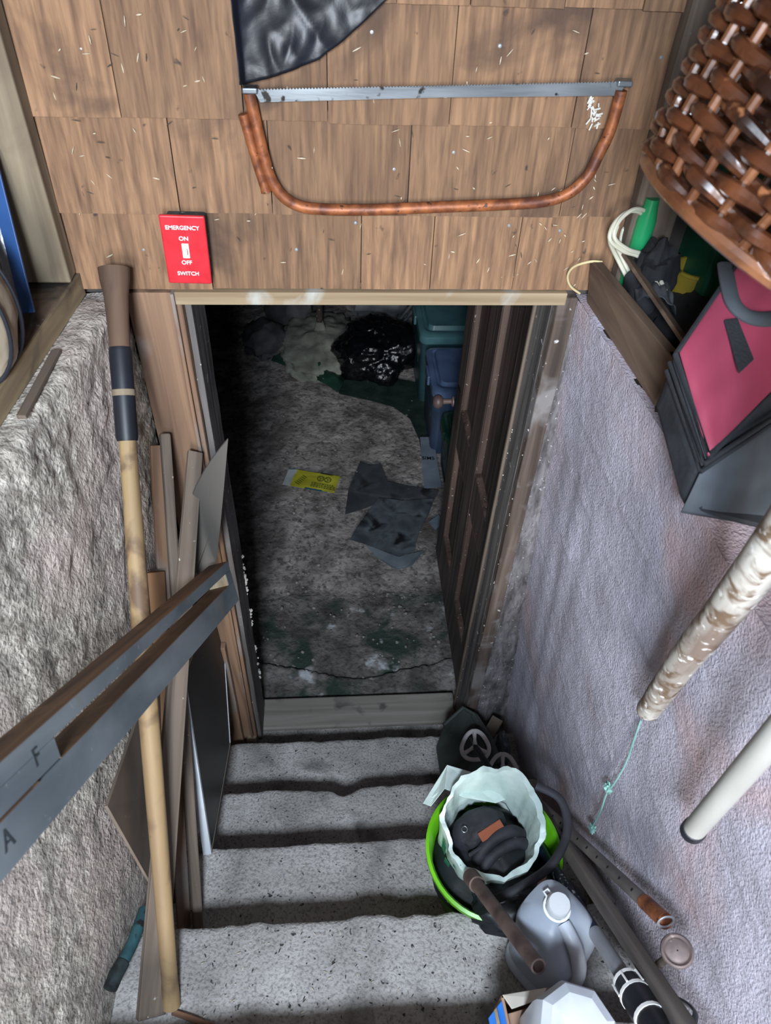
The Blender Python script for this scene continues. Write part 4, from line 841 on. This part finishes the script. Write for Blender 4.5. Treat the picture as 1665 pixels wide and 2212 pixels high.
t1, L1 = pole('ski_pole', 'dark navy ski pole with a grey snow basket and strapped grip near the jugs', a1 - (b1 - a1).normalized() * .06, b1, [('pole_tip', 0, .09, M_steel, .004), ('dark_shaft', .07, .55, M_tape, .0085), ('navy_shaft', .55, .70, M_navy, .0105), ('printed_sleeve', .70, .80, M_navy2, .0112),
    ('navy_collar', .80, .885, M_navy, .0112), ('grey_shaft', .885, 1.0, mat('grey_shaft', '#77797e', '#9a9ca1', rough=.4, bump=.05), .0125)], .009)
snow_basket(t1, a1, CAM - a1 + V((-.5, .2, 0)))
M_blkwh = mat('black_grip', '#131418', '#26282e', rough=.4, bump=.1)
MB().tube([(0, 0, L1), (0, 0, L1 + .02), (0, 0, L1 + .06), (0, 0, L1 + .15)], [.021, .024, .024, .017], 18).build('pole_grip', M_blkwh, t1, smooth=True)
gw = MB()
for z_, r_ in ((.003, .0228), (.030, .0246), (.075, .0238)): gw.tube([(0, 0, L1 + z_), (0, 0, L1 + z_ + .006)], r_, 18)
for k in range(6): a = k * pi / 3; gw.tube([(.0236 * cos(a), .0236 * sin(a), L1 + .006), (.0242 * cos(a), .0242 * sin(a), L1 + .03)], .0018, 6)
gw.build('white_band', M_white, t1, smooth=True)
MB().tube(catmull([(.03, 0, L1 + .04), (.05, .01, L1 + .06), (.055, .02, L1 + .10), (.03, .02, L1 + .13)], 6), .006, 8, flat=.4).build('wrist_strap', M_blkwh, t1, smooth=True)
a2, b2 = onZ(1086, 1662, .46), onX(1437, 1990, .490)
t2, L2 = pole('ski_pole', 'brownish ski pole pierced with small holes, rusty top end, leaning on the right wall', a2 - (b2 - a2).normalized() * .05, b2, [('pole_tip', 0, .08, M_steel, .004), ('shaft', .06, .93, mat('taupe_shaft', '#57504d', '#77706c', rough=.5, bump=.1, sc=12), .0108), ('rusty_ferrule', .93, 1.0, M_rust, .0122)], .01)
snow_basket(t2, a2, CAM - a2 + V((-.2, .5, 0)))
hl = MB()
side = t2.matrix_world.inverted().to_3x3() @ (CAM - (a2 + b2) / 2).normalized(); side.z = 0; side.normalize()
for k in range(17): z_ = L2 * (.1 + .05 * k); hl.tube([side * .0104 + V((0, 0, z_)), side * .0112 + V((0, 0, z_))], .0028, 8)
hl.build('shaft_hole', M_tape, t2)
ring(lpm := MB(), .012, .0022, 0, 0, 20, m=T(*(side * .004 + V((0, 0, L2 + .008)))) @ Matrix.Rotation(.6, 4, 'X')); lpm.build('wire_loop', M_galv, t2, smooth=True)
dcp = onX(1462, 2054, .470); dc = thing('rusty_disc', 'round rusty metal disc on a short rod below the pierced ski pole end', 'disc', fr(dcp, (CAM - dcp) + V((.15, .1, .1)), (0, 0, 1)))
MB().lathe([(.001, .006), (.013, .006), (.016, .004), (.019, .008), (.0215, .006), (.0225, 0), (.021, -.008), (.001, -.010)], 30).build('disc_face', mat('dull_rust', '#5a5050', '#80706a', sc=30, rough=.6, metal=.3, bump=.4, spots='#9a8f8a', spsc=60, spamt=.66), dc, smooth=True)
r0 = onX(1402, 2098, .500); MB().tube([(0, 0, -.006), dc.matrix_world.inverted() @ r0], .0062, 10).build('short_rod', M_grey, dc, smooth=True)
lean('stick', 'long flat weathered grey stick slanting down the right side between the jugs and the wall', 'stick', onX(1150, 1722, .462) + (onX(1150, 1722, .462) - onX(1478, 2212, .462)).normalized() * .10, onX(1478, 2212, .462) + (onX(1478, 2212, .462) - onX(1150, 1722, .462)).normalized() * .12, .032, .016, (-.75, -.5, .5), wood('stick_taupe', '#4e4743', '#746b65', 2, 24, spots='#a09a94', spsc=60, spamt=.74), seed=31, bevel=.003)
pa_, pb_ = onZ(1018, 1895, .935), onZ(1163, 2088, 1.145)
rp = thing('rusty_pipe', 'short rusty brown pipe with an open end resting on the bucket and the clear jug', 'pipe', fr(pa_, pb_ - pa_, (1, 0, 0))); Lp = (pb_ - pa_).length
M_rpipe = mat('brown_pipe', '#4a3b37', '#79665d', sc=18, rough=.65, metal=.2, bump=.3, spots='#8e6a55', spsc=50, spamt=.68)
MB().lathe([(.0085, .0), (.0122, 0), (.0122, Lp), (.0092, Lp), (.0092, Lp - .06), (.0001, Lp - .06)], 24).build('pipe_wall', M_rpipe, rp, smooth=True)
MB().tube([(0, 0, -.004), (0, 0, .03)], .0155, 18).build('pipe_collar', M_rpipe, rp, smooth=True)

def sq(p, n=3.2): return lambda a, z: 1 / (abs(cos(a)) ** n + abs(sin(a)) ** n) ** (1 / n)
M_jug = mat('clear_jug', '#aab4c2', '#c6cfda', sc=5, rough=.3, bump=.03, alpha=.88, trans=.15)
jc = onZ(1207, 2018, 1.02); jc.z = .868
jg = thing('water_jug', 'translucent plastic jug with a white screw cap on the stair beside the rusty pipe', 'jug', T(*jc) @ Matrix.Rotation(radians(-52), 4, 'Z') @ Matrix.Scale(.86, 4))
def skew(mb):
    mb.v = [(x - .030 * min(max((z - .15) / .06, 0), 1), y + .012 * min(max((z - .15) / .06, 0), 1), z) for x, y, z in mb.v]; return mb
skew(MB().lathe([(.001, 0), (.064, 0), (.070, .006), (.071, .05), (.068, .055), (.071, .060), (.071, .165), (.068, .185), (.058, .203), (.040, .217), (.027, .224), (.021, .230), (.020, .242)], 48, wob=sq(0))).build('jug_body', M_jug, jg, smooth=True)
scp = skew(MB().lathe([(.0, .262), (.020, .262), (.0225, .258), (.0225, .240), (.019, .238)], 30, wob=lambda a, z: 1 + .012 * sin(a * 20))).build('screw_cap', mat('cap_white', '#c6cacd', '#e0e2e3', rough=.45, bump=.05, spots='#8d8d8a', spsc=70, spamt=.70), jg, smooth=True)
ring(rg := MB(), .024, .003, .236); rg.tube([(-.024, 0, .236), (-.036, .004, .233), (-.034, .014, .233), (-.022, .012, .236)], .0022, 6); skew(rg).build('cap_ring', M_white, scp, smooth=True)
MB().tube(catmull([(-.004, .004, .222), (.022, -.004, .219), (.048, -.012, .203), (.066, -.018, .165), (.072, -.020, .11), (.068, -.018, .07)], 7), .0145, 12).build('jug_handle', mat('jug_handle', '#b4bcc8', '#d2d8e0', rough=.4, bump=.03), jg, smooth=True)
wc = onZ(1252, 2215, 1.27); wc.z = 1.053
wj = thing('white_jug', 'opaque white plastic jug with ridged shoulders at the bottom edge of the picture', 'jug', T(*wc) @ Matrix.Rotation(radians(-18), 4, 'Z') @ Matrix.Scale(.92, 4))
MB().lathe([(.001, 0), (.050, 0), (.056, .008), (.056, .185), (.054, .205), (.048, .222), (.036, .231), (.018, .234), (.001, .2345)], 64, wob=lambda a, z: 1.06 / cos(((a + pi / 8) % (pi / 4)) - pi / 8)).build('jug_body', mat('opaque_white', '#b3b8c0', '#ced3da', rough=.35, bump=.02), wj, smooth=True, angle=24)
MB().box((.010, -.0555, .09), (.05, .002, .09)).build('paper_label', mat('jug_label', '#c9d3e4', '#e4eaf4', rough=.6, bump=0), wj, bevel=.001)
MB().tube(catmull([(-.02, -.03, .236), (-.045, -.045, .225), (-.062, -.05, .18), (-.055, -.045, .12)], 6), .011, 12).build('jug_handle', MATS['opaque_white'], wj, smooth=True)
M_card = mat('cardboard', '#7d6353', '#9a7d69', sc=8, rough=.85, bump=.1)
c0, c1 = onZ(1082, 2150, 1.125), onZ(1240, 2124, 1.125)
cbx = thing('cardboard_box', 'open cardboard box with blue printing at the bottom edge of the picture', 'box', T(c0.x, c0.y, 1.052))
ax_ = (c1 - c0); ax_.z = 0; W_ = ax_.length; ax_.normalize(); ay_ = V((ax_.y, -ax_.x, 0)); D_ = .16; Hh = .072
def cw_(nm, pts, off, m=M_card): return MB().slab([ax_ * x + ay_ * y + V((0, 0, z)) for x, y, z in pts], off).build(nm, m, cbx, bevel=.0008)
cw_('far_wall', [(0, 0, 0), (W_, 0, 0), (W_, 0, Hh), (0, 0, Hh)], ay_ * .004); cw_('near_wall', [(0, D_, 0), (W_, D_, 0), (W_, D_, Hh), (0, D_, Hh)], ay_ * .004)
cw_('side_wall', [(0, 0, 0), (0, D_, 0), (0, D_, Hh), (0, 0, Hh)], ax_ * .004); cw_('side_wall', [(W_, 0, 0), (W_, D_, 0), (W_, D_, Hh), (W_, 0, Hh)], ax_ * -.004)
cw_('box_bottom', [(0, 0, .0), (W_, 0, .0), (W_, D_, .0), (0, D_, .0)], V((0, 0, .004)))
M_cblue = mat('box_blue', '#1f5fae', '#2e73c4', rough=.5, bump=.03)
cw_('blue_flap', [(0, .006, Hh - .006), (0, D_, Hh - .006), (-.020, D_, Hh - .032), (-.020, .02, Hh - .032)], V((0, 0, .004)), M_cblue)
cw_('flap_stripe', [(-.008, .012, Hh - .012), (-.008, D_, Hh - .012), (-.012, D_, Hh - .017), (-.012, .014, Hh - .017)], V((-.0005, 0, .0045)), M_pale)
cw_('torn_flap', [(.002, .0, Hh), (W_ * .62, .0, Hh), (W_ * .5, .014, Hh + .008), (.010, .02, Hh + .006)], V((0, 0, .003)), mat('card_pale', '#a8a196', '#c8c1b5', rough=.9, bump=.1))
cw_('inner_flap', [(.006, .022, Hh - .012), (W_, .012, Hh - .012), (W_, D_, Hh - .014), (.006, D_, Hh - .014)], V((0, 0, .003)))
